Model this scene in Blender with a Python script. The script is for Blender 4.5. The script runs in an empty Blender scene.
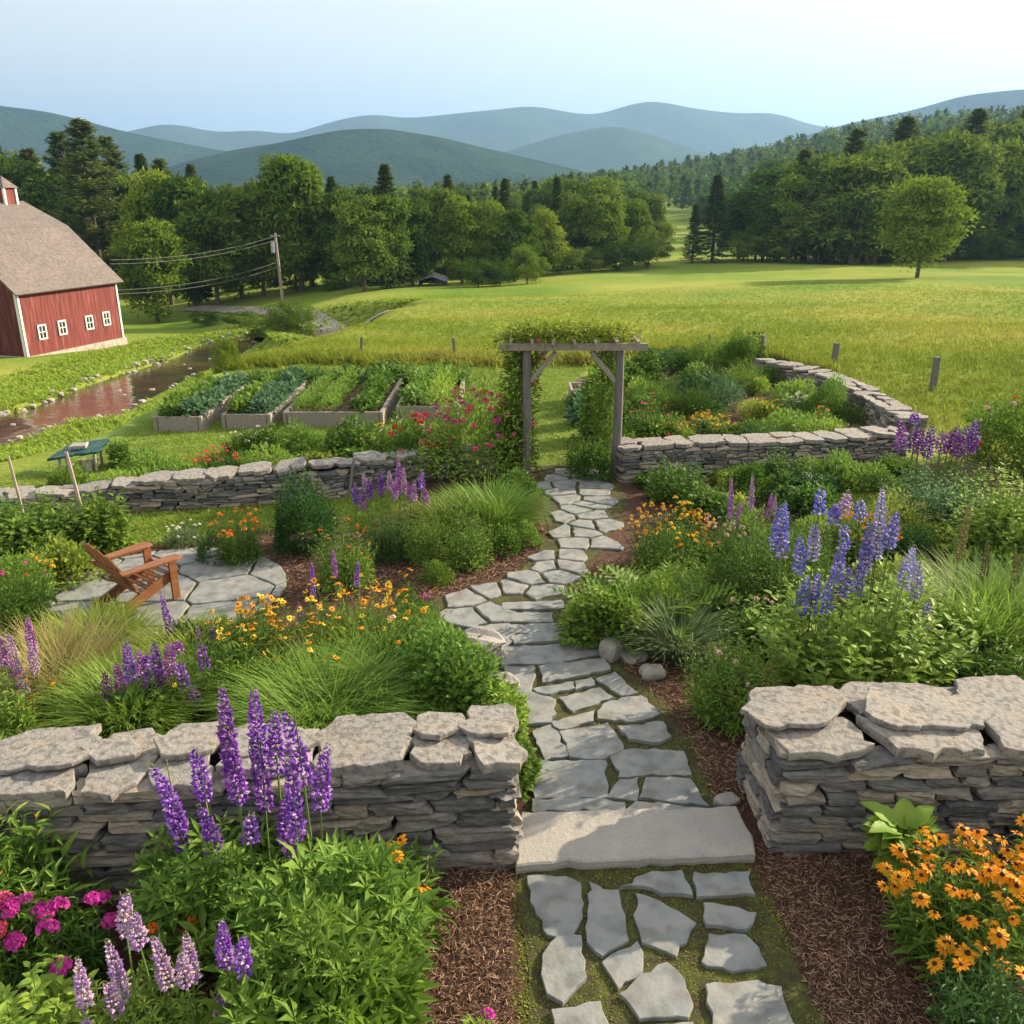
import bpy, math, random
import numpy as np
from mathutils import Vector
R = math.radians
rng = np.random.default_rng(7)
random.seed(7)
SC = bpy.context.scene
COL = SC.collection

# ------------------------------------------------------------------ camera, sky, sun, exposure
HCAM, PITCH, FPX = 4.4, R(19.7), 887.0
cd = bpy.data.cameras.new("camera"); cam = bpy.data.objects.new("camera", cd); COL.objects.link(cam)
cam.location = (0, 0, HCAM); cam.rotation_euler = (R(90) - PITCH, 0, 0)
cd.sensor_width = 36; cd.lens = FPX / 1024 * 36; cd.clip_start = .1; cd.clip_end = 20000
SC.camera = cam
SUN_AZ, SUN_EL = R(61), R(24.5)
w = bpy.data.worlds.new("World"); SC.world = w; w.use_nodes = True
nt = w.node_tree; nt.nodes.clear()
sky = nt.nodes.new("ShaderNodeTexSky"); sky.sky_type = 'NISHITA'; sky.sun_disc = False
sky.sun_elevation = SUN_EL; sky.sun_rotation = SUN_AZ
sky.air_density = 1.0; sky.dust_density = 7.0; sky.ozone_density = 1.0
bg = nt.nodes.new("ShaderNodeBackground"); bg.inputs[1].default_value = .088
wo = nt.nodes.new("ShaderNodeOutputWorld")
mxs = nt.nodes.new("ShaderNodeMixRGB"); mxs.inputs[0].default_value = .74; mxs.inputs[2].default_value = (5.5, 5.15, 4.6, 1)   # thin even high haze over the blue
nt.links.new(sky.outputs[0], mxs.inputs[1]); nt.links.new(mxs.outputs[0], bg.inputs[0]); nt.links.new(bg.outputs[0], wo.inputs[0])
sl = bpy.data.lights.new("sun", 'SUN'); sl.energy = 5.0; sl.angle = R(.6); sl.color = (1, .82, .58)
so = bpy.data.objects.new("sun", sl); COL.objects.link(so)
sd = Vector((math.sin(SUN_AZ) * math.cos(SUN_EL), math.cos(SUN_AZ) * math.cos(SUN_EL), math.sin(SUN_EL)))
so.rotation_euler = sd.to_track_quat('Z', 'Y').to_euler(); so.location = (0, 0, 50)
SC.view_settings.view_transform = 'Standard'; SC.view_settings.look = 'None'
SC.view_settings.exposure = 1.55; SC.view_settings.gamma = 1
SC.render.engine = 'CYCLES'
cy = SC.cycles
cy.max_bounces = 5; cy.diffuse_bounces = 2; cy.glossy_bounces = 2; cy.transmission_bounces = 2; cy.volume_bounces = 0
cy.transparent_max_bounces = 4; cy.caustics_reflective = False; cy.caustics_refractive = False
cy.use_denoising = True

# ------------------------------------------------------------------ terrain function and where a ray meets it
def S(t):
    t = np.clip(t, 0, 1); return t * t * (3 - 2 * t)
def T0(x, y):
    x = np.asarray(x, float); y = np.asarray(y, float)
    yy = np.clip(y - 25.5, 0, None)
    zr = -4.5 * (1 - np.exp(-yy * .055 / 4.5 * 1.35)); zl = -6.3 * (1 - np.exp(-yy * .075 / 6.3 * 1.35))
    b = S((x + 10) / 40)
    z = zl * (1 - b) + zr * b
    z = z - 3 * S((-x - 7.2) / (4.6 + .8 * np.clip(y - 55, 0, 200))) * S((y - 13) / 10) * (1 - .6 * S((y - 150) / 200))
    z = z + .11 * np.clip(y - 140, 0, 130) * S((x / np.maximum(y, 1) - .2) / .3)
    z = z + np.clip(.15 * x, 0, 24) * S((y - 280) / 240)
    z = z + 5 * S((y - 250) / 600) * (1 - S((x - 0) / 100))
    m = S((y - 26) / 12) * (1 - S((y - 300) / 100))
    z = z + m * (.10 * np.sin(x * .21 + y * .13) + .08 * np.sin(y * .31 - x * .12))
    return z
CP, SP = math.cos(PITCH), math.sin(PITCH)
def ray(px, py):
    u = (px - 512) / FPX; v = (512 - py) / FPX
    return np.array([u, CP + v * SP, -SP + v * CP])
def G(px, py, z=0.0):
    d = ray(px, py); t = (z - HCAM) / d[2]; return (d[0] * t, d[1] * t)
def GT(px, py):
    d = ray(px, py); t = 3.0
    for _ in range(4000):
        if HCAM + d[2] * t <= float(T0(d[0] * t, d[1] * t)): break
        t *= 1.004
    return (d[0] * t, d[1] * t)
def depth(x, y, z): return y * CP - (z - HCAM) * SP
def topz(px, ty, y):            # height on the upright through distance y seen at row ty
    d = ray(px, ty); return HCAM + d[2] * y / d[1]
RIVER_PX = [(-130, 448), (-60, 436), (5, 419), (55, 408), (100, 392), (140, 378), (180, 364), (208, 353), (235, 345), (262, 337), (292, 331), (330, 327)]
RV = np.array([GT(*p) for p in RIVER_PX])
def _dense(P, n=8):
    out = []
    for i in range(len(P) - 1):
        p0 = P[max(i - 1, 0)]; p1 = P[i]; p2 = P[i + 1]; p3 = P[min(i + 2, len(P) - 1)]
        for k in range(n):
            t = k / n
            out.append(.5 * ((2 * p1) + (-p0 + p2) * t + (2 * p0 - 5 * p1 + 4 * p2 - p3) * t * t + (-p0 + 3 * p1 - 3 * p2 + p3) * t ** 3))
    out.append(P[-1]); return np.array(out)
RD = _dense(RV)
WZ = T0(RD[:, 0], RD[:, 1]) - .28
WZ = np.convolve(np.pad(WZ, 12, mode='edge'), np.ones(25) / 25, 'valid')
RHW = 2.6
def river_d(x, y):
    x = np.asarray(x, float).ravel(); y = np.asarray(y, float).ravel()
    best = np.full(x.shape, 1e9); wz = np.zeros(x.shape)
    for i in range(len(RD)):
        dd = np.hypot(x - RD[i, 0], y - RD[i, 1]); m = dd < best
        best[m] = dd[m]; wz[m] = WZ[i]
    return best, wz
def TZ(x, y):
    sh = np.shape(x); xa = np.asarray(x, float).ravel(); ya = np.asarray(y, float).ravel()
    z = np.array(T0(xa, ya)).ravel(); near = (xa < 5) & (ya < 90) & (ya > 12)
    if near.any():
        d, wz = river_d(xa[near], ya[near])
        zz = z[near]; bank = wz + .22; f = S((d - 3.6) / 3.2)
        zz = bank * (1 - f) + zz * f
        f2 = S((d - 1.5) / 1.2); zz = (wz - .5) * (1 - f2) + zz * f2
        z[near] = zz
    return z.reshape(sh) if sh else float(z[0])

# ------------------------------------------------------------------ mesh helpers
class Acc:
    def __init__(s): s.V = []; s.F = []; s.n = 0
    def add(s, verts, faces, mi=0):
        verts = np.asarray(verts, float).reshape(-1, 3)
        by = {}
        for f in faces: by.setdefault(len(f), []).append(f)
        for k, fs in by.items(): s.F.append((np.array(fs, np.int64) + s.n, mi))
        s.V.append(verts); s.n += len(verts); return s
    def inst(s, tv, tf, pos, rot, scl, mi=0):
        pos = np.asarray(pos, float).reshape(-1, 3); K = len(pos)
        if K == 0: return s
        scl = np.asarray(scl, float)
        if scl.ndim == 0: scl = np.full((K, 3), float(scl))
        elif scl.ndim == 1: scl = np.repeat(scl[:, None], 3, 1)
        v = tv[None] * scl[:, None, :]
        v = np.einsum('kij,knj->kni', rot, v) + pos[:, None, :]
        nv = len(tv)
        by = {}
        for f in tf: by.setdefault(len(f), []).append(f)
        for k, fs in by.items():
            a = np.array(fs, np.int64)[None] + (np.arange(K) * nv)[:, None, None] + s.n
            s.F.append((a.reshape(-1, k), mi))
        s.V.append(v.reshape(-1, 3)); s.n += K * nv; return s
    def box(s, c, size, rz=0, mi=0, M=None):
        a = np.array([[x, y, z] for x in (-.5, .5) for y in (-.5, .5) for z in (-.5, .5)]) * np.array(size)
        if M is None:
            cz, sz = math.cos(rz), math.sin(rz); M = np.array([[cz, -sz, 0], [sz, cz, 0], [0, 0, 1]])
        return s.add(a @ np.array(M).T + np.array(c), [(0, 1, 3, 2), (4, 6, 7, 5), (0, 4, 5, 1), (2, 3, 7, 6), (0, 2, 6, 4), (1, 5, 7, 3)], mi)
    def beam(s, a, b, wd, th, mi=0, up=(0, 0, 1)):
        a = np.array(a, float); b = np.array(b, float); d = b - a; L = np.linalg.norm(d); y = d / L
        x = np.cross(y, up); x /= max(np.linalg.norm(x), 1e-9); z = np.cross(x, y)
        return s.box((a + b) / 2, (wd, L, th), M=np.stack([x, y, z], 1), mi=mi)
    def tube(s, pts, rad, n=6, mi=0, cap=True):
        P = np.asarray(pts, float); m = len(P); rad = np.broadcast_to(np.asarray(rad, float), (m,))
        T = np.gradient(P, axis=0); T /= np.maximum(np.linalg.norm(T, axis=1, keepdims=True), 1e-9)
        ref = np.array([0., 0, 1]) if abs(T[0, 2]) < .9 else np.array([1., 0, 0])
        X = np.cross(T, ref); X /= np.maximum(np.linalg.norm(X, axis=1, keepdims=True), 1e-9); Y = np.cross(T, X)
        a = np.arange(n) / n * 2 * math.pi
        v = P[:, None] + rad[:, None, None] * (np.cos(a)[None, :, None] * X[:, None] + np.sin(a)[None, :, None] * Y[:, None])
        f = [(i * n + j, i * n + (j + 1) % n, (i + 1) * n + (j + 1) % n, (i + 1) * n + j) for i in range(m - 1) for j in range(n)]
        if cap: f.append(tuple(range(n))[::-1]); f.append(tuple((m - 1) * n + j for j in range(n)))
        return s.add(v.reshape(-1, 3), f, mi)
    def build(s, name, mats, parent=None, smooth=False):
        me = mesh_of(s, name, mats, smooth)
        return link(name, me, parent)
def mesh_of(s, name, mats, smooth=False):
    me = bpy.data.meshes.new(name)
    if s.n:
        V = np.concatenate(s.V); me.vertices.add(len(V)); me.vertices.foreach_set("co", V.ravel())
        loops = np.concatenate([a.ravel() for a, _ in s.F]); tot = np.concatenate([np.full(len(a), a.shape[1]) for a, _ in s.F])
        mi = np.concatenate([np.full(len(a), m) for a, m in s.F])
        st = np.concatenate([[0], np.cumsum(tot)[:-1]])
        me.loops.add(len(loops)); me.loops.foreach_set("vertex_index", loops.astype(np.int32))
        me.polygons.add(len(tot)); me.polygons.foreach_set("loop_start", st.astype(np.int32))
        me.polygons.foreach_set("loop_total", tot.astype(np.int32)); me.polygons.foreach_set("material_index", mi.astype(np.int32))
        me.polygons.foreach_set("use_smooth", np.full(len(tot), bool(smooth)))
        me.update(calc_edges=True); me.validate()
    for m in (mats if isinstance(mats, (list, tuple)) else [mats]): me.materials.append(m)
    return me
def link(name, me, parent=None):
    o = bpy.data.objects.new(name, me); COL.objects.link(o)
    if parent: o.parent = parent
    return o
def tag(o, label=None, cat=None, group=None, kind=None):
    if label: o["label"] = label
    if cat: o["category"] = cat
    if group: o["group"] = group
    if kind: o["kind"] = kind
    return o
def empty(name, loc, label, cat, group=None, rz=0):
    o = bpy.data.objects.new(name, None); COL.objects.link(o); o.location = loc; o.rotation_euler = (0, 0, rz)
    o.empty_display_size = .2
    return tag(o, label, cat, group)
def structure(o): o["kind"] = "structure"; return o
def frames(d, up=None, roll=None):
    d = np.asarray(d, float); d = d / np.maximum(np.linalg.norm(d, axis=1, keepdims=True), 1e-9)
    if up is None: up = np.tile([0, 0, 1.], (len(d), 1))
    up = np.asarray(up, float)
    x = np.cross(d, up); nx = np.linalg.norm(x, axis=1, keepdims=True)
    x = np.where(nx < 1e-4, np.array([[1., 0, 0]]), x / np.maximum(nx, 1e-9)); z = np.cross(x, d)
    if roll is not None:
        c, s_ = np.cos(roll)[:, None], np.sin(roll)[:, None]; x, z = x * c + z * s_, z * c - x * s_
    return np.stack([x, d, z], 2)
def rotz(a):
    a = np.asarray(a, float); M = np.zeros((len(a), 3, 3)); M[:, 0, 0] = np.cos(a); M[:, 0, 1] = -np.sin(a); M[:, 1, 0] = np.sin(a); M[:, 1, 1] = np.cos(a); M[:, 2, 2] = 1
    return M
def runit(r, n):
    v = r.normal(size=(n, 3)); return v / np.linalg.norm(v, axis=1, keepdims=True)

# ------------------------------------------------------------------ materials
def nodes(name):
    m = bpy.data.materials.new(name); m.use_nodes = True; t = m.node_tree; t.nodes.clear()
    return m, t, t.nodes.new, t.links.new
def rgb(c): return (c[0], c[1], c[2], 1)
def ramp(N, stops):
    r = N("ShaderNodeValToRGB"); e = r.color_ramp.elements
    while len(e) < len(stops): e.new(.5)
    for k, (p, c) in enumerate(stops): e[k].position = p; e[k].color = rgb(c)
    return r
def leafm(name, c1, c2, trans=.42, rough=.5, c3=None, vary=.25, gain=1.3, spec=.16):
    m, t, N, L = nodes(name)
    g = N("ShaderNodeNewGeometry"); oi = N("ShaderNodeObjectInfo")
    stops = [(0, c1), (1, c2)] if c3 is None else [(0, c1), (.55, c2), (.93, c3), (1, c3)]
    if c1[1] > c1[0] * 1.02 and c1[1] > c1[2] * 1.2: stops = [(q, tuple(min(.8, v * gain) for v in c)) for q, c in stops]
    r = ramp(N, stops); L(g.outputs["Random Per Island"], r.inputs[0])
    hv = N("ShaderNodeHueSaturation"); L(r.outputs[0], hv.inputs["Color"])
    mr = N("ShaderNodeMapRange"); L(oi.outputs["Random"], mr.inputs[0]); mr.inputs[3].default_value = 1 - vary; mr.inputs[4].default_value = 1 + vary
    L(mr.outputs[0], hv.inputs["Value"])
    mh = N("ShaderNodeMapRange"); L(oi.outputs["Random"], mh.inputs[0]); mh.inputs[3].default_value = .5 + vary * .06; mh.inputs[4].default_value = .5 - vary * .06
    L(mh.outputs[0], hv.inputs["Hue"])
    p = N("ShaderNodeBsdfPrincipled"); p.inputs["Roughness"].default_value = rough; p.inputs["Specular IOR Level"].default_value = spec
    L(hv.outputs[0], p.inputs["Base Color"])
    o = N("ShaderNodeOutputMaterial")
    if trans:
        tr = N("ShaderNodeBsdfTranslucent"); L(hv.outputs[0], tr.inputs[0])
        mx = N("ShaderNodeMixShader"); mx.inputs[0].default_value = trans
        L(p.outputs[0], mx.inputs[1]); L(tr.outputs[0], mx.inputs[2]); L(mx.outputs[0], o.inputs[0])
    else: L(p.outputs[0], o.inputs[0])
    return m
def noisem(name, stops, scale=3, rough=.85, bump=.3, bscale=None, detail=6, island=0, dist=.02, coord='Object', scale2=None, stops2=None, fac2=.5, spec=.3, stretch=None):
    m, t, N, L = nodes(name)
    if coord == 'World': geo = N("ShaderNodeNewGeometry"); src = geo.outputs["Position"]
    else: tc = N("ShaderNodeTexCoord"); src = tc.outputs[coord]
    if stretch:
        mp = N("ShaderNodeMapping"); mp.inputs["Scale"].default_value = stretch; L(src, mp.inputs[0]); src = mp.outputs[0]
    n = N("ShaderNodeTexNoise"); n.inputs["Scale"].default_value = scale; n.inputs["Detail"].default_value = detail; n.inputs["Roughness"].default_value = .62
    L(src, n.inputs[0])
    fac = n.outputs[0]
    if island:
        g = N("ShaderNodeNewGeometry"); a = N("ShaderNodeMath"); a.operation = 'MULTIPLY_ADD'
        L(g.outputs["Random Per Island"], a.inputs[0]); a.inputs[1].default_value = island
        b = N("ShaderNodeMath"); b.operation = 'MULTIPLY_ADD'; L(fac, b.inputs[0]); b.inputs[1].default_value = 1 - island * .4; b.inputs[2].default_value = -island * .3
        L(b.outputs[0], a.inputs[2]); fac = a.outputs[0]
    r = ramp(N, stops); L(fac, r.inputs[0]); colr = r.outputs[0]
    if stops2:
        n2 = N("ShaderNodeTexNoise"); n2.inputs["Scale"].default_value = scale2; n2.inputs["Detail"].default_value = 5; L(src, n2.inputs[0])
        r2 = ramp(N, stops2); L(n2.outputs[0], r2.inputs[0])
        mx = N("ShaderNodeMixRGB"); mx.blend_type = 'MULTIPLY'; mx.inputs[0].default_value = fac2
        L(colr, mx.inputs[1]); L(r2.outputs[0], mx.inputs[2]); colr = mx.outputs[0]
    p = N("ShaderNodeBsdfPrincipled"); p.inputs["Roughness"].default_value = rough; p.inputs["Specular IOR Level"].default_value = spec
    L(colr, p.inputs["Base Color"])
    if bump:
        nb = N("ShaderNodeTexNoise"); nb.inputs["Scale"].default_value = bscale or scale * 3; nb.inputs["Detail"].default_value = 8; nb.inputs["Roughness"].default_value = .65
        L(src, nb.inputs[0])
        bp = N("ShaderNodeBump"); bp.inputs["Strength"].default_value = bump; bp.inputs["Distance"].default_value = dist
        L(nb.outputs[0], bp.inputs["Height"]); L(bp.outputs[0], p.inputs["Normal"])
    o = N("ShaderNodeOutputMaterial"); L(p.outputs[0], o.inputs[0])
    return m
M = {}
# greens
M['leaf'] = leafm('leaf', (.055, .115, .016), (.115, .20, .025))
M['leaf_dark'] = leafm('leaf_dark', (.022, .062, .016), (.05, .115, .025))
M['leaf_light'] = leafm('leaf_light', (.10, .19, .03), (.19, .29, .045))
M['leaf_blue'] = leafm('leaf_blue', (.06, .13, .06), (.12, .21, .11))
M['leaf_yellow'] = leafm('leaf_yellow', (.12, .19, .025), (.23, .28, .04))
M['leaf_grey'] = leafm('leaf_grey', (.10, .15, .06), (.19, .25, .12))
M['straw'] = leafm('straw', (.20, .20, .06), (.36, .31, .13))
M['grass'] = leafm('grass', (.07, .14, .02), (.17, .24, .04))
M['lawn'] = leafm('lawn', (.10, .17, .018), (.24, .30, .04), trans=.4, vary=0)
M['meadow'] = leafm('meadow', (.19, .24, .025), (.33, .34, .05), trans=.45, c3=(.42, .37, .14), vary=0)
M['verge'] = leafm('verge', (.14, .22, .025), (.26, .34, .04), trans=.45, vary=0)
M['tree'] = leafm('tree', (.040, .082, .012), (.105, .165, .022), trans=.25, vary=.3, spec=.03, rough=.9)
M['tree_light'] = leafm('tree_light', (.08, .135, .014), (.17, .235, .026), trans=.32, vary=.2, spec=.03, rough=.9)
M['conifer'] = leafm('conifer', (.035, .068, .016), (.085, .125, .028), spec=.03, rough=.9, trans=.35, vary=.25)
M['pine'] = leafm('pine', (.06, .095, .025), (.13, .165, .04), spec=.03, rough=.9, trans=.42, vary=.2)
def meadowleaf():
    m, t, N, L = nodes('meadow_blades'); g = N("ShaderNodeNewGeometry")
    n = N("ShaderNodeTexNoise"); n.inputs["Scale"].default_value = .07; n.inputs["Detail"].default_value = 6; L(g.outputs["Position"], n.inputs[0])
    r = ramp(N, [(.3, (.13, .21, .02)), (.5, (.245, .285, .045)), (.64, (.34, .33, .075))]); L(n.outputs[0], r.inputs[0])
    mr = N("ShaderNodeMapRange"); L(g.outputs["Random Per Island"], mr.inputs[0]); mr.inputs[3].default_value = .7; mr.inputs[4].default_value = 1.25
    h = N("ShaderNodeHueSaturation"); L(r.outputs[0], h.inputs["Color"]); L(mr.outputs[0], h.inputs["Value"])
    d = N("ShaderNodeBsdfDiffuse"); tr = N("ShaderNodeBsdfTranslucent"); L(h.outputs[0], d.inputs[0]); L(h.outputs[0], tr.inputs[0])
    mx = N("ShaderNodeMixShader"); mx.inputs[0].default_value = .45; L(d.outputs[0], mx.inputs[1]); L(tr.outputs[0], mx.inputs[2]); o = N("ShaderNodeOutputMaterial"); L(mx.outputs[0], o.inputs[0]); return m
M['meadow'] = meadowleaf()
# flowers
M['violet'] = leafm('violet', (.13, .035, .30), (.24, .07, .46), trans=.25, c3=(.50, .30, .62), vary=.15)
M['magentaviolet'] = leafm('magentaviolet', (.22, .045, .30), (.36, .10, .42), trans=.25, c3=(.55, .34, .58), vary=.2)
M['lilac'] = leafm('lilac', (.30, .16, .42), (.46, .30, .56), trans=.25, c3=(.62, .46, .40), vary=.15)
M['blue'] = leafm('blue', (.13, .11, .50), (.25, .22, .66), trans=.25, c3=(.55, .50, .72), vary=.15)
M['paleblue'] = leafm('paleblue', (.30, .28, .62), (.42, .38, .72), trans=.25, c3=(.68, .62, .70), vary=.15)
M['orange'] = leafm('orange', (.62, .19, .004), (.74, .31, .008), trans=.25, vary=.12)
M['deeporange'] = leafm('deeporange', (.62, .12, .012), (.78, .24, .03), trans=.25, vary=.15)
M['yellow'] = leafm('yellow', (.78, .45, .02), (.85, .62, .06), trans=.25, vary=.15)
M['magenta'] = leafm('magenta', (.50, .03, .30), (.70, .09, .46), trans=.3, vary=.1)
M['pink'] = leafm('pink', (.62, .05, .14), (.80, .17, .30), trans=.3, vary=.15)
M['red'] = leafm('red', (.55, .035, .04), (.72, .10, .07), trans=.3, vary=.15)
M['palepink'] = leafm('palepink', (.62, .34, .36), (.78, .55, .52), trans=.3, vary=.1)
M['white'] = leafm('white', (.70, .68, .58), (.82, .80, .74), trans=.3, vary=.05)
M['cone'] = leafm('cone', (.018, .010, .008), (.04, .02, .012), trans=0)
M['stem'] = leafm('stem', (.07, .12, .03), (.12, .17, .05), trans=.1)
# stone, wood, ground
ST = [(.0, (.08, .082, .085)), (.3, (.17, .168, .165)), (.5, (.25, .235, .215)), (.75, (.36, .31, .25)), (1, (.46, .41, .34))]
M['stone'] = noisem('stone', ST, 7, .9, .9, 16, island=.8, dist=.035, scale2=16, stops2=[(.3, (.55, .55, .55)), (.62, (1, 1, 1))], fac2=.7, stretch=(1, 1, 2.2))
M['cap'] = noisem('cap', [(0, (.10, .105, .11)), (.3, (.17, .172, .17)), (.5, (.245, .238, .225)), (.72, (.29, .25, .205)), (1, (.34, .33, .31))], 4, .88, .8, 24, island=.6, dist=.022, scale2=19, stops2=[(.38, (.40, .40, .40)), (.52, (1, 1, 1))], fac2=.65)
M['flag'] = noisem('flag', [(0, (.11, .135, .15)), (.4, (.17, .195, .205)), (.7, (.26, .255, .24)), (1, (.35, .31, .265))], 4, .8, .6, 9, island=.55, dist=.02, scale2=7, stops2=[(.33, (.55, .54, .5)), (.55, (1, 1, 1))], fac2=.75)
M['granite'] = noisem('granite', [(0, (.22, .215, .205)), (.5, (.32, .305, .28)), (1, (.41, .385, .345))], 4, .85, .6, 22, dist=.015, scale2=70, stops2=[(.36, (.6, .6, .6)), (.55, (1, 1, 1))], fac2=.45)
M['core'] = noisem('core', [(0, (.012, .011, .01)), (1, (.04, .036, .03))], 8, 1, 0)
M['rock'] = noisem('rock', [(0, (.16, .16, .16)), (.5, (.30, .28, .26)), (1, (.46, .42, .37))], 6, .9, .6, 18, island=.5)
M['mulch'] = noisem('mulch', [(.25, (.035, .017, .011)), (.55, (.095, .048, .030)), (.8, (.17, .095, .06))], 28, .95, 1, 60, detail=8, dist=.03, coord='World')
M['chip'] = leafm('chip', (.045, .024, .016), (.15, .082, .054), trans=0, rough=.85, c3=(.36, .24, .17), vary=0)
M['soil'] = noisem('soil', [(.25, (.06, .032, .022)), (.75, (.15, .09, .065))], 18, .95, 1, 40, dist=.03, coord='World')
M['moss'] = noisem('moss', [(.35, (.045, .032, .02)), (.5, (.055, .055, .018)), (.7, (.09, .11, .022))], 9, .95, .8, 70, dist=.02, coord='World')
M['tuft'] = leafm('tuft', (.07, .10, .015), (.19, .21, .03), trans=.3, vary=0)
M['lawnground'] = noisem('lawnground', [(.3, (.085, .135, .018)), (.5, (.13, .20, .025)), (.75, (.20, .26, .04))], 1.7, .95, .7, 60, dist=.03, coord='World')
M['wood'] = noisem('wood', [(.25, (.15, .13, .115)), (.6, (.28, .245, .215)), (.85, (.40, .36, .31))], 4, .85, .5, 20, dist=.008, island=.4, stretch=(6, 1, 6))
M['woodv'] = noisem('woodv', [(.25, (.085, .08, .078)), (.6, (.15, .142, .135)), (.85, (.23, .215, .20))], 4, .85, .5, 20, dist=.008, island=.3, stretch=(8, 8, .8))
M['teak'] = noisem('teak', [(.2, (.11, .042, .018)), (.55, (.20, .08, .032)), (.9, (.28, .13, .056))], 5, .5, .3, 30, dist=.003, island=.3, stretch=(1, 8, 8))
M['bark'] = noisem('bark', [(.3, (.06, .045, .035)), (.7, (.16, .13, .11))], 3, .95, .8, 9, dist=.05, stretch=(3, 3, .6))
M['paint'] = noisem('paint', [(.3, (.62, .60, .56)), (.7, (.78, .77, .74))], 6, .6, .1)
M['glass'] = noisem('glass', [(.4, (.02, .025, .03)), (.7, (.05, .06, .07))], 2, .12, 0, spec=.6)
M['shingle'] = noisem('shingle', [(.3, (.11, .092, .085)), (.5, (.165, .14, .13)), (.7, (.22, .19, .175))], 5, .9, .5, 30, dist=.03, scale2=.5, stops2=[(.3, (.7, .7, .7)), (.65, (1, 1, 1))], fac2=.6)
M['foundation'] = noisem('foundation', [(.3, (.24, .22, .20)), (.7, (.46, .42, .37))], 3, .9, .5, 6)
M['steel'] = noisem('steel', [(.3, (.30, .36, .40)), (.7, (.42, .48, .52))], 4, .5, 0)
M['cable'] = noisem('cable', [(.3, (.13, .13, .13)), (.7, (.18, .18, .18))], 4, .6, 0)
M['pole'] = noisem('pole', [(.3, (.26, .21, .17)), (.7, (.42, .36, .30))], 4, .9, .3)
M['clay'] = noisem('clay', [(.3, (.42, .24, .05)), (.7, (.58, .36, .09))], 5, .5, .1)
M['lane'] = noisem('lane', [(.3, (.22, .20, .17)), (.7, (.36, .33, .29))], 1.5, .95, .3, coord='World')
M['tarp'] = noisem('tarp', [(.3, (.006, .035, .035)), (.5, (.012, .07, .065)), (.75, (.06, .13, .12))], 5, .45, .3, 12)
M['shedroof'] = noisem('shedroof', [(.3, (.22, .22, .25)), (.7, (.34, .34, .38))], 1, .6, .1)
M['shedwall'] = noisem('shedwall', [(.3, (.07, .06, .05)), (.7, (.14, .12, .10))], 1, .9, .1)
def barnm():
    m, t, N, L = nodes('barn_red')
    tc = N("ShaderNodeTexCoord"); mp = N("ShaderNodeMapping"); mp.inputs["Scale"].default_value = (3.6, 3.6, .25); L(tc.outputs["Object"], mp.inputs[0])
    n = N("ShaderNodeTexNoise"); n.inputs["Scale"].default_value = 2.0; n.inputs["Detail"].default_value = 9; L(mp.outputs[0], n.inputs[0])
    r = ramp(N, [(.3, (.075, .012, .010)), (.48, (.15, .020, .016)), (.6, (.21, .042, .032)), (.75, (.30, .14, .115))]); L(n.outputs[0], r.inputs[0])
    wv = N("ShaderNodeTexWave"); wv.bands_direction = 'X'; wv.inputs["Scale"].default_value = 1.35; wv.inputs["Distortion"].default_value = .2
    L(tc.outputs["Object"], wv.inputs[0])
    rr = ramp(N, [(0, (.4, .4, .4)), (.08, (1, 1, 1))]); L(wv.outputs[0], rr.inputs[0])
    mx = N("ShaderNodeMixRGB"); mx.blend_type = 'MULTIPLY'; mx.inputs[0].default_value = .7; L(r.outputs[0], mx.inputs[1]); L(rr.outputs[0], mx.inputs[2])
    p = N("ShaderNodeBsdfPrincipled"); p.inputs["Roughness"].default_value = .8; L(mx.outputs[0], p.inputs["Base Color"])
    o = N("ShaderNodeOutputMaterial"); L(p.outputs[0], o.inputs[0]); return m
M['barn'] = barnm()
def watermat():
    m, t, N, L = nodes('river_water')
    g = N("ShaderNodeNewGeometry")
    n = N("ShaderNodeTexNoise"); n.inputs["Scale"].default_value = .35; n.inputs["Detail"].default_value = 4; L(g.outputs["Position"], n.inputs[0])
    r = ramp(N, [(.35, (.03, .03, .03)), (.6, (.085, .045, .03)), (.75, (.10, .07, .05))]); L(n.outputs[0], r.inputs[0])
    p = N("ShaderNodeBsdfPrincipled"); p.inputs["Roughness"].default_value = .05; p.inputs["IOR"].default_value = 1.5; L(r.outputs[0], p.inputs["Base Color"])
    mp = N("ShaderNodeMapping"); mp.inputs["Scale"].default_value = (1.2, .6, 1); L(g.outputs["Position"], mp.inputs[0])
    nb = N("ShaderNodeTexNoise"); nb.inputs["Scale"].default_value = 2.2; nb.inputs["Detail"].default_value = 6; L(mp.outputs[0], nb.inputs[0])
    b = N("ShaderNodeBump"); b.inputs["Strength"].default_value = .4; b.inputs["Distance"].default_value = .06; L(nb.outputs[0], b.inputs["Height"]); L(b.outputs[0], p.inputs["Normal"])
    o = N("ShaderNodeOutputMaterial"); L(p.outputs[0], o.inputs[0]); return m
M['water'] = watermat()
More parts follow.
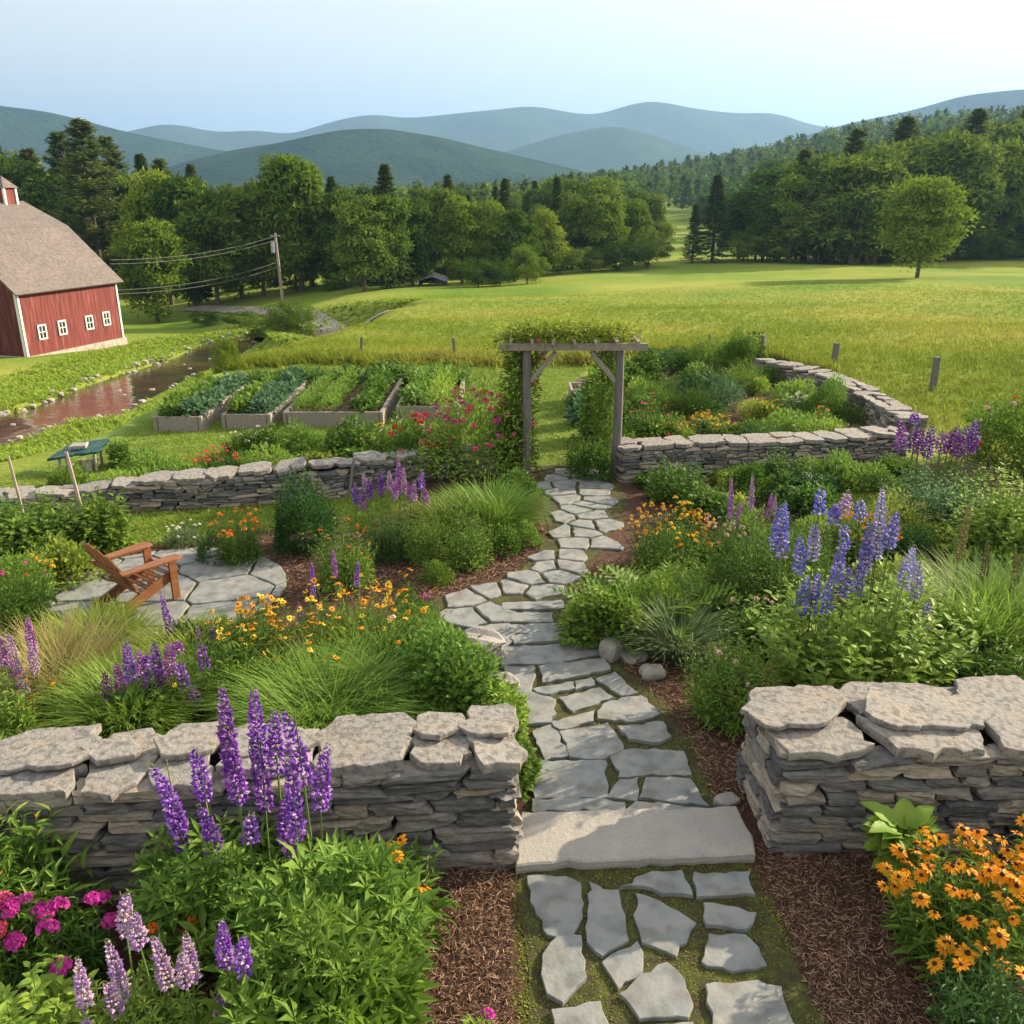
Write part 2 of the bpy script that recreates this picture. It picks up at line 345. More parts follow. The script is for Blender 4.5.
def groundmat():
    m, t, N, L = nodes('meadow_ground')
    g = N("ShaderNodeNewGeometry")
    n = N("ShaderNodeTexNoise"); n.inputs["Scale"].default_value = .07; n.inputs["Detail"].default_value = 6; L(g.outputs["Position"], n.inputs[0])
    r = ramp(N, [(.3, (.115, .20, .02)), (.5, (.20, .265, .04)), (.68, (.29, .31, .06))]); L(n.outputs[0], r.inputs[0])
    n2 = N("ShaderNodeTexNoise"); n2.inputs["Scale"].default_value = 1.6; n2.inputs["Detail"].default_value = 8; n2.inputs["Roughness"].default_value = .7
    mp = N("ShaderNodeMapping"); mp.inputs["Scale"].default_value = (.6, 1.2, 1); L(g.outputs["Position"], mp.inputs[0]); L(mp.outputs[0], n2.inputs[0])
    r2 = ramp(N, [(.3, (.78, .84, .75)), (.6, (1, 1, 1))]); L(n2.outputs[0], r2.inputs[0])
    mx = N("ShaderNodeMixRGB"); mx.blend_type = 'MULTIPLY'; mx.inputs[0].default_value = .8; L(r.outputs[0], mx.inputs[1]); L(r2.outputs[0], mx.inputs[2])
    p = N("ShaderNodeBsdfPrincipled"); p.inputs["Roughness"].default_value = .95; p.inputs["Specular IOR Level"].default_value = .1; L(mx.outputs[0], p.inputs["Base Color"])
    b = N("ShaderNodeBump"); b.inputs["Strength"].default_value = .8; b.inputs["Distance"].default_value = .35; L(n2.outputs[0], b.inputs["Height"]); L(b.outputs[0], p.inputs["Normal"])
    o = N("ShaderNodeOutputMaterial"); L(p.outputs[0], o.inputs[0]); return m
M['ground'] = groundmat()
def hillmat(name, c1, c2, cell=.11, bump=9):
    m, t, N, L = nodes(name)
    g = N("ShaderNodeNewGeometry")
    v = N("ShaderNodeTexNoise"); v.inputs["Scale"].default_value = cell * .6; v.inputs["Detail"].default_value = 5; v.inputs["Roughness"].default_value = .7; L(g.outputs["Position"], v.inputs[0])
    n = N("ShaderNodeTexNoise"); n.inputs["Scale"].default_value = .012; n.inputs["Detail"].default_value = 6; L(g.outputs["Position"], n.inputs[0])
    hs = N("ShaderNodeMapRange"); L(v.outputs[0], hs.inputs[0]); hs.inputs[1].default_value = .3; hs.inputs[2].default_value = .7
    a = N("ShaderNodeMath"); a.operation = 'MULTIPLY_ADD'; L(hs.outputs[0], a.inputs[0]); a.inputs[1].default_value = .5
    b0 = N("ShaderNodeMath"); b0.operation = 'MULTIPLY_ADD'; L(n.outputs[0], b0.inputs[0]); b0.inputs[1].default_value = 1.6; b0.inputs[2].default_value = -.55
    L(b0.outputs[0], a.inputs[2])
    r = ramp(N, [(0, c1), (1, c2)]); L(a.outputs[0], r.inputs[0])
    p = N("ShaderNodeBsdfPrincipled"); p.inputs["Roughness"].default_value = 1; p.inputs["Specular IOR Level"].default_value = 0; L(r.outputs[0], p.inputs["Base Color"])
    inv = N("ShaderNodeMath"); inv.operation = 'MULTIPLY'; inv.inputs[1].default_value = 2; L(v.outputs[0], inv.inputs[0])
    b = N("ShaderNodeBump"); b.inputs["Strength"].default_value = 1; b.inputs["Distance"].default_value = bump; L(inv.outputs[0], b.inputs["Height"]); L(b.outputs[0], p.inputs["Normal"])
    o = N("ShaderNodeOutputMaterial"); L(p.outputs[0], o.inputs[0]); return m
M['hill'] = hillmat('hill_forest', (.010, .036, .022), (.045, .085, .040))
M['hillfar'] = hillmat('hill_forest_far', (.02, .045, .015), (.05, .08, .022), .06, 5)

# ------------------------------------------------------------------ ground, hills, river
def axis(a0, a1, step, lo, hi, gr=1.12):
    xs = list(np.arange(a0, a1 + step, step)); s = step
    while xs[-1] < hi: s *= gr; xs.append(xs[-1] + s)
    s = step; L = [xs[0]]
    while L[0] > lo: s *= gr; L.insert(0, L[0] - s)
    return np.array(L[:-1] + xs)
gx = axis(-55, 45, .8, -7000, 7000); gy = axis(12, 95, .8, -40, 9000)
X, Y = np.meshgrid(gx, gy)
Z = TZ(X, Y)
V = np.stack([X, Y, Z], 2).reshape(-1, 3); nx, ny = len(gx), len(gy)
ii = (np.arange(ny - 1)[:, None] * nx + np.arange(nx - 1)[None]).ravel()
a = Acc(); a.V.append(V); a.n = len(V); a.F.append((np.stack([ii, ii + 1, ii + nx + 1, ii + nx], 1), 0))
structure(a.build('ground', M['ground'], smooth=True))

def mountain(name, D, W, pts, mat, seed, rough=1, x0=None, x1=None):
    P = np.array(pts, float); r = np.random.default_rng(seed)
    xs = []; zs = []
    for px, py in P:
        d = ray(px, py); t = D / d[1]; xs.append(d[0] * t); zs.append(HCAM + d[2] * t)
    XX = np.linspace(xs[0] - W * .6, xs[-1] + W * .6, 190); YY = np.linspace(-1, 1, 60)
    ridge = np.interp(XX, xs, zs)
    k = np.ones(5) / 5; ridge = np.convolve(np.pad(ridge, 2, mode='edge'), k, 'valid')
    taper = S((XX - XX[0]) / (W * .6)) * S((XX[-1] - XX) / (W * .6)); ridge = (ridge + 12) * taper - 12
    gxx, gyy = np.meshgrid(XX, YY)
    prof = (1 - np.abs(gyy) ** 1.5)
    z = -12 + (ridge[None] + 12) * np.clip(prof, 0, 1)
    nz = 0
    for _ in range(9):
        kx, ky = r.normal(size=2) * (5 / W) * rough; nz = nz + np.sin(gxx * kx + gyy * W * ky + r.uniform(0, 6))
    z = z + nz * (ridge[None] + 12) * .022 * np.clip(prof * 2, 0, 1) * (1 - .75 * np.exp(-(gyy * 7) ** 2))
    yy = D + gyy * W
    v = np.stack([gxx, yy, z - 3], 2).reshape(-1, 3); n = len(XX)
    ii = (np.arange(59)[:, None] * n + np.arange(n - 1)[None]).ravel()
    a = Acc(); a.V.append(v); a.n = len(v); a.F.append((np.stack([ii, ii + 1, ii + n + 1, ii + n], 1), 0))
    return structure(a.build(name, mat, smooth=True))
mountain('mountains', 4300, 900, [(60, 150), (140, 131), (175, 124), (215, 131), (262, 130), (290, 134), (330, 122), (375, 113.5), (405, 117), (440, 115), (480, 110), (530, 106.5), (565, 112), (597, 114), (636, 102), (658, 99), (700, 108), (733, 113), (775, 110), (812, 124), (860, 130), (960, 140), (1100, 150)], M['hillfar'], 1)
mountain('hill', 2900, 600, [(420, 180), (500, 152), (560, 135), (600, 126), (620, 125), (650, 133), (700, 150), (760, 165), (820, 185)], M['hillfar'], 2)
mountain('hill', 2200, 500, [(-260, 125), (-160, 108), (-60, 104), (0, 107), (40, 110), (100, 123), (160, 139), (230, 149), (300, 160), (400, 180)], M['hill'], 3)
mountain('hill', 1500, 420, [(170, 172), (210, 158), (250, 147), (300, 138), (350, 131), (392, 130), (440, 136), (500, 149), (560, 163), (620, 178), (680, 192)], M['hill'], 4)
mountain('hill', 2300, 500, [(640, 175), (720, 158), (800, 134), (850, 121), (900, 111), (960, 96), (1010, 92), (1100, 86), (1250, 90), (1400, 110)], M['hill'], 5)

# the air: one box of even haze
hb = Acc().box((0, 5400, 390), (16000, 11400, 830)); 
hm, ht, HN, HL = nodes('haze')
pv = HN("ShaderNodeVolumePrincipled"); pv.inputs["Color"].default_value = (.30, .54, .92, 1); pv.inputs["Density"].default_value = .00019; pv.inputs["Anisotropy"].default_value = .3
ho = HN("ShaderNodeOutputMaterial"); HL(pv.outputs[0], ho.inputs["Volume"])
ho_ = hb.build('haze', hm); ho_["kind"] = "stuff"; ho_["label"] = 'thin blue summer haze between the garden and the mountains'; ho_["category"] = 'haze'
# river
a = Acc(); vs = []
T = np.gradient(RD, axis=0); T /= np.linalg.norm(T, axis=1, keepdims=True); Nn = np.stack([T[:, 1], -T[:, 0]], 1)
for k in np.linspace(-3.3, 3.3, 7):
    vs.append(np.stack([RD[:, 0] + Nn[:, 0] * k, RD[:, 1] + Nn[:, 1] * k, WZ], 1))
vs = np.array(vs); m_ = len(RD)
a.add(vs.reshape(-1, 3), [(j * m_ + i, j * m_ + i + 1, (j + 1) * m_ + i + 1, (j + 1) * m_ + i) for j in range(6) for i in range(m_ - 1)])
structure(a.build('river', M['water'], smooth=True))

# ------------------------------------------------------------------ sheets in the garden
def inpoly(x, y, P):
    x = np.asarray(x, float); y = np.asarray(y, float); c = np.zeros(x.shape, bool); n = len(P)
    for i in range(n):
        x1, y1 = P[i]; x2, y2 = P[(i + 1) % n]
        if y1 == y2: continue
        m = ((y1 > y) != (y2 > y)) & (x < (x2 - x1) * (y - y1) / (y2 - y1) + x1); c ^= m
    return c
def sheet(name, poly, z, mat, jit=.05):
    P = [];
    for i in range(len(poly)):
        p = np.array(poly[i]); q = np.array(poly[(i + 1) % len(poly)]); n = max(1, int(np.linalg.norm(q - p) / .25))
        for k in range(n): P.append(p + (q - p) * k / n + (rng.normal(size=2) * jit if k else 0))
    a = Acc(); a.add([(p[0], p[1], z) for p in P], [tuple(range(len(P)))])
    return structure(a.build(name, mat))
def gp(L): return [G(*p) for p in L]
BED_MAIN = [(-9, 2.0), (6.5, 2.0), (9.0, 15.2)] + [G(900, 466), G(800, 474), G(700, 476), G(622, 482), G(600, 470), G(540, 468), G(515, 472), G(450, 476), G(400, 486), G(330, 500), G(260, 505), G(200, 509), G(120, 512)] + [(-9.5, 11.6)]
sheet('mulch_ground', BED_MAIN, .004, M['mulch'], .0)
BED_BACK = gp([(612, 468), (572, 425), (566, 400), (575, 378), (640, 368), (752, 364), (835, 388), (885, 428), (890, 455), (622, 474)])
sheet('soil_ground', BED_BACK, .005, M['soil'], .0)
LAWN_L = gp([(-20, 520), (120, 516), (260, 508), (400, 488), (415, 500), (360, 530), (300, 535), (240, 528), (185, 545), (140, 548), (120, 560), (60, 530)])
sheet('lawn_strip', LAWN_L, .009, M['lawnground'])
LAWN_R = gp([(770, 480), (900, 480), (905, 505), (850, 512), (780, 500)])
sheet('lawn_patch', LAWN_R, .009, M['lawnground'])
LAWN_B = [(-9.5, 12.2)] + gp([(120, 504), (200, 502), (330, 492), (450, 468), (540, 466), (600, 466), (566, 400), (575, 380), (590, 366)]) + [(1.6, 25.5), (-7.5, 25.5), (-8, 15)]
sheet('lawn', LAWN_B, .007, M['lawnground'])

# ------------------------------------------------------------------ stone slabs
def slab_into(a, poly, z0, z1, bev=.012, jit=.012, mi=0, tilt=(0, 0), seed=0, step=.09):
    r = np.random.default_rng(seed); P = []
    poly = np.array(poly, float)
    ar = .5 * np.sum(poly[:, 0] * np.roll(poly[:, 1], -1) - np.roll(poly[:, 0], -1) * poly[:, 1])
    if ar < 0: poly = poly[::-1]
    for i in range(len(poly)):
        p = poly[i]; q = poly[(i + 1) % len(poly)]; n = max(1, int(np.linalg.norm(q - p) / step))
        for k in range(n):
            P.append(p + (q - p) * k / n + r.normal(size=2) * jit * (1 if k else .6))
    P = np.array(P); c = P.mean(0); n = len(P)
    T = np.roll(P, -1, 0) - np.roll(P, 1, 0); T /= np.maximum(np.linalg.norm(T, axis=1, keepdims=True), 1e-6); Nrm = np.stack([T[:, 1], -T[:, 0]], 1)
    ins = P - Nrm * bev; mid = P - Nrm * bev * .15
    low = P - Nrm * r.uniform(0, bev * 1.5, (n, 1))
    def zz(Q, z): return z + (Q[:, 0] - c[0]) * tilt[0] + (Q[:, 1] - c[1]) * tilt[1]
    rings = [np.column_stack([low, zz(low, z0)]), np.column_stack([P, zz(P, z0 * .45 + z1 * .55) + r.normal(size=n) * jit * .2]), np.column_stack([mid, zz(mid, z1 - bev * .7)]), np.column_stack([ins, zz(ins, z1)])]
    v = np.concatenate(rings); f = []
    for k in range(3):
        for i in range(n): j = (i + 1) % n; f.append((k * n + i, k * n + j, (k + 1) * n + j, (k + 1) * n + i))
    f.append(tuple(3 * n + i for i in range(n))); f.append(tuple(range(n))[::-1])
    a.add(v, f, mi)
def clip(poly, n, c):       # keep points with n.p <= c
    out = []
    for i in range(len(poly)):
        p, q = poly[i], poly[(i + 1) % len(poly)]; dp, dq = np.dot(n, p) - c, np.dot(n, q) - c
        if dp <= 0: out.append(p)
        if dp * dq < 0: out.append(p + (q - p) * dp / (dp - dq))
    return out
def voronoi(seeds, gap, size=2.0):
    out = []
    for i, s in enumerate(seeds):
        P = [s + np.array(q) * size for q in ((-1, -1), (1, -1), (1, 1), (-1, 1))]
        for j, o in enumerate(seeds):
            if i == j: continue
            d = o - s; L = np.linalg.norm(d)
            if L > 2 * size: continue
            n = d / L; P = clip(P, n, np.dot(n, (s + o) / 2) - gap)
            if len(P) < 3: break
        out.append(P)
    return out
def seeds_grid(x0, x1, y0, y1, sx, sy, seed, jit=.3):
    r = np.random.default_rng(seed); out = []; row = 0; y = y0
    while y < y1:
        x = x0 + (row % 2) * sx * .5
        while x < x1:
            out.append(np.array([x + r.normal() * sx * jit * .6, y + r.normal() * sy * jit * .5])); x += sx * r.uniform(.75, 1.3)
        y += sy; row += 1
    return out
# path
PATH_POLY = [G(540, 466), G(594, 466), G(614, 480), G(627, 500), G(619, 520), G(603, 543), G(592, 560), G(580, 584), G(572, 608), G(575, 640), G(604, 652), G(650, 690), G(690, 745), G(716, 815), (1.62, 4.9), (1.72, 4.2), (1.85, 2.0), (.1, 2.0), (.05, 4.9), G(530, 818), G(530, 770), G(520, 735), G(502, 690), G(498, 664), G(470, 640), G(432, 612), G(428, 602), G(450, 595), G(490, 588), G(522, 570), G(540, 550), G(548, 525), G(541, 500)]
path = sheet('stone_path', PATH_POLY, .011, M['moss'], .03)
NEAR = ["528,882 565,882 580,888 581,920 570,940 548,936 532,905", "590,889 617,897 624,920 627,943 602,958 588,945", "624,890 652,877 680,876 690,899 672,898 652,892",
 "638,899 662,908 693,927 677,958 665,953 641,943", "696,877 748,876 752,898 699,900", "705,908 737,912 755,919 745,934 708,928", "710,938 745,939 756,953 765,968 732,975 703,966",
 "709,990 757,986 778,992 795,1032 715,1032", "557,943 580,943 585,983 562,1005 547,998 545,960", "604,966 637,948 644,958 641,975 620,991", "622,998 642,980 667,968 682,983 691,1008 685,1020 642,1021",
 "555,1015 598,1008 610,1045 560,1045", "630,1030 690,1028 700,1060 640,1060", "538,766 604,765 604,800 536,801", "535,804 602,803 622,807 623,815 534,815", "606,800 620,783 638,782 637,803",
 "646,782 688,782 707,809 641,801", "627,815 637,806 700,812 690,815", "612,760 632,752 682,755 689,777 620,779", "562,736 608,727 623,751 604,762 571,760", "619,730 662,726 670,740 660,746 630,743",
 "533,735 551,728 569,757 545,763", "598,715 607,706 640,699 658,717 634,725 600,721", "552,726 593,715 592,725 560,733", "560,700 600,691 611,700 573,714", "534,692 572,685 573,692 545,697",
 "576,685 591,682 594,689 577,692", "598,682 615,675 637,695 620,698", "542,669 604,661 608,672 545,685", "505,672 533,671 535,680 530,695 555,703 551,724 522,727 508,700", "503,650 592,645 598,656 550,666 503,667",
 "508,628 560,626 566,632 537,637 510,635", "512,639 566,635 569,643 515,647", "505,615 551,615 552,624 505,624", "504,606 560,603 563,611 505,612"]
for i, s in enumerate(NEAR):
    P = [G(*map(float, q.split(','))) for q in s.split()]
    c_ = np.mean(P, 0); P = [c_ + (np.array(p_) - c_) * (1.07 if i > 12 else 1.09) for p_ in P]
    a = Acc(); slab_into(a, P, -.02, .034 + .006 * (i % 3), .005, .010, seed=i, step=.06)
    a.build('flagstone', M['flag'], path)
FARP = gp([(541, 467), (592, 467), (612, 480), (629, 500), (623, 522), (607, 545), (594, 562), (581, 585), (571, 601), (503, 602), (500, 664), (472, 640), (434, 610), (432, 603), (452, 597), (492, 590), (524, 572), (542, 550), (549, 525), (543, 500)])
sds = seeds_grid(-2.2, 2.6, 7.0, 16.5, .44, .36, 5, .36)
nfl = 0
for i, P in enumerate(voronoi(sds, .022, 1.2)):
    s = sds[i]
    if len(P) < 3 or not inpoly([s[0]], [s[1]], FARP)[0]: continue
    if nfl + len(NEAR) > 99: break
    a = Acc(); slab_into(a, P, -.02, .036, .012, .010, seed=100 + i); a.build('flagstone', M['flag'], path); nfl += 1
print('path stones', len(NEAR) + nfl)
# threshold slab
a = Acc(); slab_into(a, [G(514, 874), G(757, 864), G(752, 845), G(735, 815), G(640, 817), G(520, 820), G(516, 845)], -.03, .085, .015, .009, seed=3)
tag(a.build('threshold_slab', M['granite']), 'wide pale stone slab across the path between the two front walls', 'stone slab')
# patio
PC = G(166, 592); 
pat = structure(Acc().build('patio', M['moss'])); bpy.data.objects.remove(pat)
ang = np.linspace(0, 2 * math.pi, 24, endpoint=False)
PR = [(PC[0] + 1.42 * math.cos(t), PC[1] + 1.25 * math.sin(t)) for t in ang]
pat = sheet('patio', PR, .013, M['moss'], .02)
sds = seeds_grid(PC[0] - 2, PC[0] + 2, PC[1] - 1.8, PC[1] + 1.8, .74, .60, 9)
for i, P in enumerate(voronoi(sds, .016, 1.6)):
    if len(P) < 3: continue
    s = sds[i]
    for t in ang:
        n = np.array([math.cos(t), math.sin(t)]); P = clip(P, n, np.dot(n, PC) + 1.30 + (0.08 * math.cos(t) ** 2)) if len(P) >= 3 else P
    if len(P) < 3: continue
    Pa = np.array(P); ar = abs(.5 * np.sum(Pa[:, 0] * np.roll(Pa[:, 1], -1) - np.roll(Pa[:, 0], -1) * Pa[:, 1]))
    if ar < .03: continue
    a = Acc(); slab_into(a, P, -.02, .038, .010, .008, seed=300 + i); a.build('flagstone', M['flag'], pat)

# ------------------------------------------------------------------ dry stone walls
def stone_template(n=4, p=12):
    v = []; f = []
    for ax in range(3):
        for sg in (-1, 1):
            b = len(v)
            for i in range(n + 1):
                for j in range(n + 1):
                    c = [0, 0, 0]; c[ax] = sg; c[(ax + 1) % 3] = -1 + 2 * i / n; c[(ax + 2) % 3] = -1 + 2 * j / n
                    q = np.array(c, float); q = q / (np.sum(np.abs(q) ** p)) ** (1 / p); v.append(q * .5)
            for i in range(n):
                for j in range(n):
                    k = b + i * (n + 1) + j; q = (k, k + n + 1, k + n + 2, k + 1); f.append(q if sg > 0 else q[::-1])
    v = np.array(v); key = {}; idx = []; out = []
    for q in v:
        k = tuple(np.round(q, 5))
        if k not in key: key[k] = len(out); out.append(q)
        idx.append(key[k])
    return np.array(out), [tuple(idx[i] for i in q) for q in f]
STV, STF = stone_template()
def stone_into(a, c, size, Mx, r, mi=0, wob=.13):
    v = STV.copy(); ph = r.uniform(0, 6, (6,)); k = r.normal(size=(6, 3)) * 3.2
    d = np.zeros_like(v)
    for i in range(6): d[:, i % 3] += np.sin(v @ k[i] + ph[i])
    v = v + d * wob * .35 + r.normal(size=v.shape) * .022; v[:, 2] = np.clip(v[:, 2], -.5, .5)
    v[:, 0] += v[:, 2] * r.normal() * .12
    v = v * np.array(size); a.add(v @ np.asarray(Mx).T + np.array(c), STF, mi)
def wall(name, pts, h, thick, label, seed, cmin=.05, cmax=.11, lmin=.16, lmax=.48, capn=None, hvar=None, cap_t=(.05, .09), cap_l=(.35, .6), cap_mat='cap', two_layer=True, ends=(True, True)):
    """pts: front-face base line (x, y); the wall lies on the left side of the direction of travel (behind it)"""
    r = np.random.default_rng(seed); P = np.array(pts, float)
    seg = np.linalg.norm(np.diff(P, axis=0), axis=1); cum = np.concatenate([[0], np.cumsum(seg)]); Ltot = cum[-1]
    def at(s):
        s = np.clip(s, 0, Ltot - 1e-6); i = int(np.searchsorted(cum, s, side='right') - 1); i = min(i, len(seg) - 1)
        t = (s - cum[i]) / seg[i]; p = P[i] * (1 - t) + P[i + 1] * t; d = (P[i + 1] - P[i]) / seg[i]
        return p, d, np.array([-d[1], d[0]])
    hh = (lambda s: h) if hvar is None else (lambda s: float(np.interp(s / Ltot, [q[0] for q in hvar], [q[1] for q in hvar])))
    root = empty(name, (P[0][0], P[0][1], 0), label, 'stone wall')
    off = np.array([P[0][0], P[0][1], 0])
    a = Acc(); core = Acc()
    ns = max(2, int(Ltot / .35))
    for i in range(ns):
        s0, s1 = i * Ltot / ns, (i + 1) * Ltot / ns; s0 += .07 if i == 0 else 0; s1 -= .07 if i == ns - 1 else 0
        p, d, n = at((s0 + s1) / 2); hc = hh((s0 + s1) / 2) - .09
        c = p + n * thick / 2
        core.box(np.array([c[0], c[1], hc / 2 - .02]) - off, (s1 - s0 + .04, thick - .14, hc), math.atan2(d[1], d[0]))
    for side in (0, 1):
        z = -.03
        while True:
            ch = r.uniform(cmin, cmax)
            if z > max(hh(0), hh(Ltot), hh(Ltot / 2)) - .07: break
            s = r.uniform(-.05, .02)
            while s < Ltot:
                ln = r.uniform(lmin, lmax) * (1.25 if z < .2 else 1); ln = min(ln, Ltot - s + .03)
                sm = s + ln / 2
                if z + ch * .6 < hh(sm) - .03 and ln > .05:
                    p, d, n = at(sm); dp = .17; bat = .025 * (1 - z / max(h, .1))
                    off_n = (dp / 2 - bat - r.uniform(0, .035)) if side == 0 else thick - dp / 2 + bat + r.uniform(0, .03)
                    c = p + n * off_n; an = math.atan2(d[1], d[0]) + r.normal() * .04; tl = r.normal() * .03
                    cz, sz = math.cos(an), math.sin(an); Mx = np.array([[cz, -sz, 0], [sz, cz, 0], [0, 0, 1]]) @ np.array([[1, 0, -tl], [0, 1, 0], [tl, 0, 1]])
                    stone_into(a, np.array([c[0], c[1], z + ch / 2]) - off, (ln - .008, dp, ch * r.uniform(.86, 1.0)), Mx, r)
                s += ln + .004
            z += ch
    for e, on in ((0, ends[0]), (1, ends[1])):
        if not on: continue
        z = -.03; sE = 0 if e == 0 else Ltot
        while z < hh(sE) - .07:
            ch = r.uniform(cmin, cmax); u = 0
            while u < thick:
                ln = min(r.uniform(.2, .5), thick - u + .02)
                if ln > .05:
                    p, d, n = at(sE); dd = d * (1 if e == 0 else -1); c = p + n * (u + ln / 2) + dd * (.07 + r.uniform(-.03, .02)); an = math.atan2(n[1], n[0]) + r.normal() * .05
                    cz, sz = math.cos(an), math.sin(an)
                    stone_into(a, np.array([c[0], c[1], z + ch / 2]) - off, (ln - .008, .20, ch * .95), np.array([[cz, -sz, 0], [sz, cz, 0], [0, 0, 1]]), r)
                u += ln + .004
            z += ch
    a.build('stonework', M['stone'], root); core.build('wall_core', M['core'], root)
    # capstones
    s = -.06; ncap = 0
    while s < Ltot - .05 and ncap < 90:
        ln = r.uniform(*cap_l); ln = min(ln, Ltot - s + .1)
        if ln < .15: break
        rows = [(-.05, thick + .05)] if r.random() < .45 or thick < .5 else [(-.06, thick * r.uniform(.45, .6)), (thick * .52, thick + .06)]
        for (v0, v1) in rows:
            p, d, n = at(s + ln / 2); m = int(r.integers(5, 8)); Q = []; k0 = r.uniform(0, 1)
            for k in range(m):
                t = (k + k0 + r.uniform(-.3, .3)) / m * 2 * math.pi; cx_ = math.copysign(abs(math.cos(t)) ** .55, math.cos(t)); sy_ = math.copysign(abs(math.sin(t)) ** .55, math.sin(t))
                q = p + d * (cx_ * ln * .51) + n * ((v0 + v1) / 2 + sy_ * (v1 - v0) * .5 * r.uniform(.85, 1.12)); Q.append(q - P[0])
            th = r.uniform(*cap_t); zt = hh(s + ln / 2) - .03; b = Acc()
            slab_into(b, Q, zt - .01, zt + th, .007, .016, tilt=(r.normal() * .06, r.normal() * .05), seed=int(r.integers(1e6)), step=.07)
            b.build('capstone', M[cap_mat], root); ncap += 1
        if two_layer and r.random() < .6:
            p, d, n = at(s + ln * r.uniform(.3, .8)); b = Acc(); m = 6; Q = []; rr_ = ln * r.uniform(.42, .6)
            for k in range(m):
                t = (k + r.uniform(-.3, .3)) / m * 2 * math.pi; q = p + d * (math.cos(t) * rr_) + n * (thick * r.uniform(.45, .55) + math.sin(t) * rr_ * .62); Q.append(q - P[0])
            zt = hh(s + ln / 2) + cap_t[1] - .03
            slab_into(b, Q, zt, zt + r.uniform(.035, .065), .007, .016, tilt=(r.normal() * .05, r.normal() * .05), seed=int(r.integers(1e6)), step=.07)
            b.build('capstone', M[cap_mat], root)
        s += ln * .97
    return root
wall('stone_wall', [(-4.6, 4.52), (-3.4, 4.62), (0.0, 4.98)], .84, .66, 'thick waist high stone wall left of the slab, behind the purple lupines', 11, cmin=.06, cmax=.14, lmin=.2, lmax=.58, ends=(False, True), cap_l=(.38, .8), cap_t=(.045, .08))
wall('stone_wall', [(1.86, 5.10), (3.4, 5.16), (5.4, 5.2)], .84, .80, 'thick stone wall right of the slab, behind the orange daisies', 12, cmin=.055, cmax=.12, lmin=.2, lmax=.55, ends=(True, False), cap_l=(.5, .95), cap_t=(.04, .07))
wall('garden_wall', [G(-60, 516), G(0, 514), G(130, 509), (G(200, 508)), G(260, 503), G(330, 499), G(395, 486), G(450, 476), G(512, 471)], .5, .45, 'long low winding stone wall on the left with the raised beds behind it', 13, hvar=[(0, .22), (.2, .26), (.35, .42), (.6, .52), (1, .36)], cmin=.045, cmax=.085, lmin=.14, lmax=.36, cap_t=(.04, .07), two_layer=False)
wall('garden_wall', [G(623, 482), G(700, 476), G(800, 474), G(902, 466)], .55, .5, 'low dark stone wall running right from the arbour post', 14, cmin=.04, cmax=.08, lmin=.14, lmax=.36, cap_t=(.04, .07), two_layer=False)
wall('garden_wall', [G(746, 376), G(790, 386), G(826, 398), G(850, 412), G(882, 436), G(896, 446)][::-1] if False else [G(752, 380), G(800, 391), G(836, 404), G(858, 420), G(895, 445)], .5, .5, 'stone wall stepping back diagonally toward the field fence', 15, cmin=.05, cmax=.09, lmin=.16, lmax=.4, cap_t=(.04, .07), two_layer=False)
def rock(px, py, wpx, label, ratio=.6, seed=1, mat='rock', group=None):
    x, y = G(px, py); r = np.random.default_rng(seed); s = wpx * depth(x, y, 0) / FPX; a = Acc()
    v, f = stone_template(5, 4); k = r.normal(size=(7, 3)) * 4; ph = r.uniform(0, 6, 7); d = np.zeros_like(v)
    for i in range(7): d[:, i % 3] += np.sin(v @ k[i] + ph[i])
    v = (v + d * .055) * np.array([s, s * .8, s * ratio]); a.add(v + [0, 0, s * ratio * .36], f)
    o = a.build('rock', M[mat]); o.location = (x, y, 0); o.rotation_euler = (0, 0, r.uniform(0, 6)); return tag(o, label, 'rock', group)
rock(611, 656, 27, 'round grey rock at the path edge beside the lavender', .75, 1)
rock(634, 659, 27, 'flat pale rock next to the round grey one', .3, 2)
rock(653, 677, 24, 'small jagged pale rock lying on the mulch', .55, 3)
rock(484, 658, 44, 'tall rough pale rock left of the path', .75, 4)
rock(502, 690, 30, 'low rough rock at the left edge of the path below the tall one', .5, 6)
rock(515, 822, 13, 'small pale stone at the back left corner of the slab', .7, 7)
rock(727, 805, 22, 'pale wedge of stone at the foot of the right wall', .5, 8)

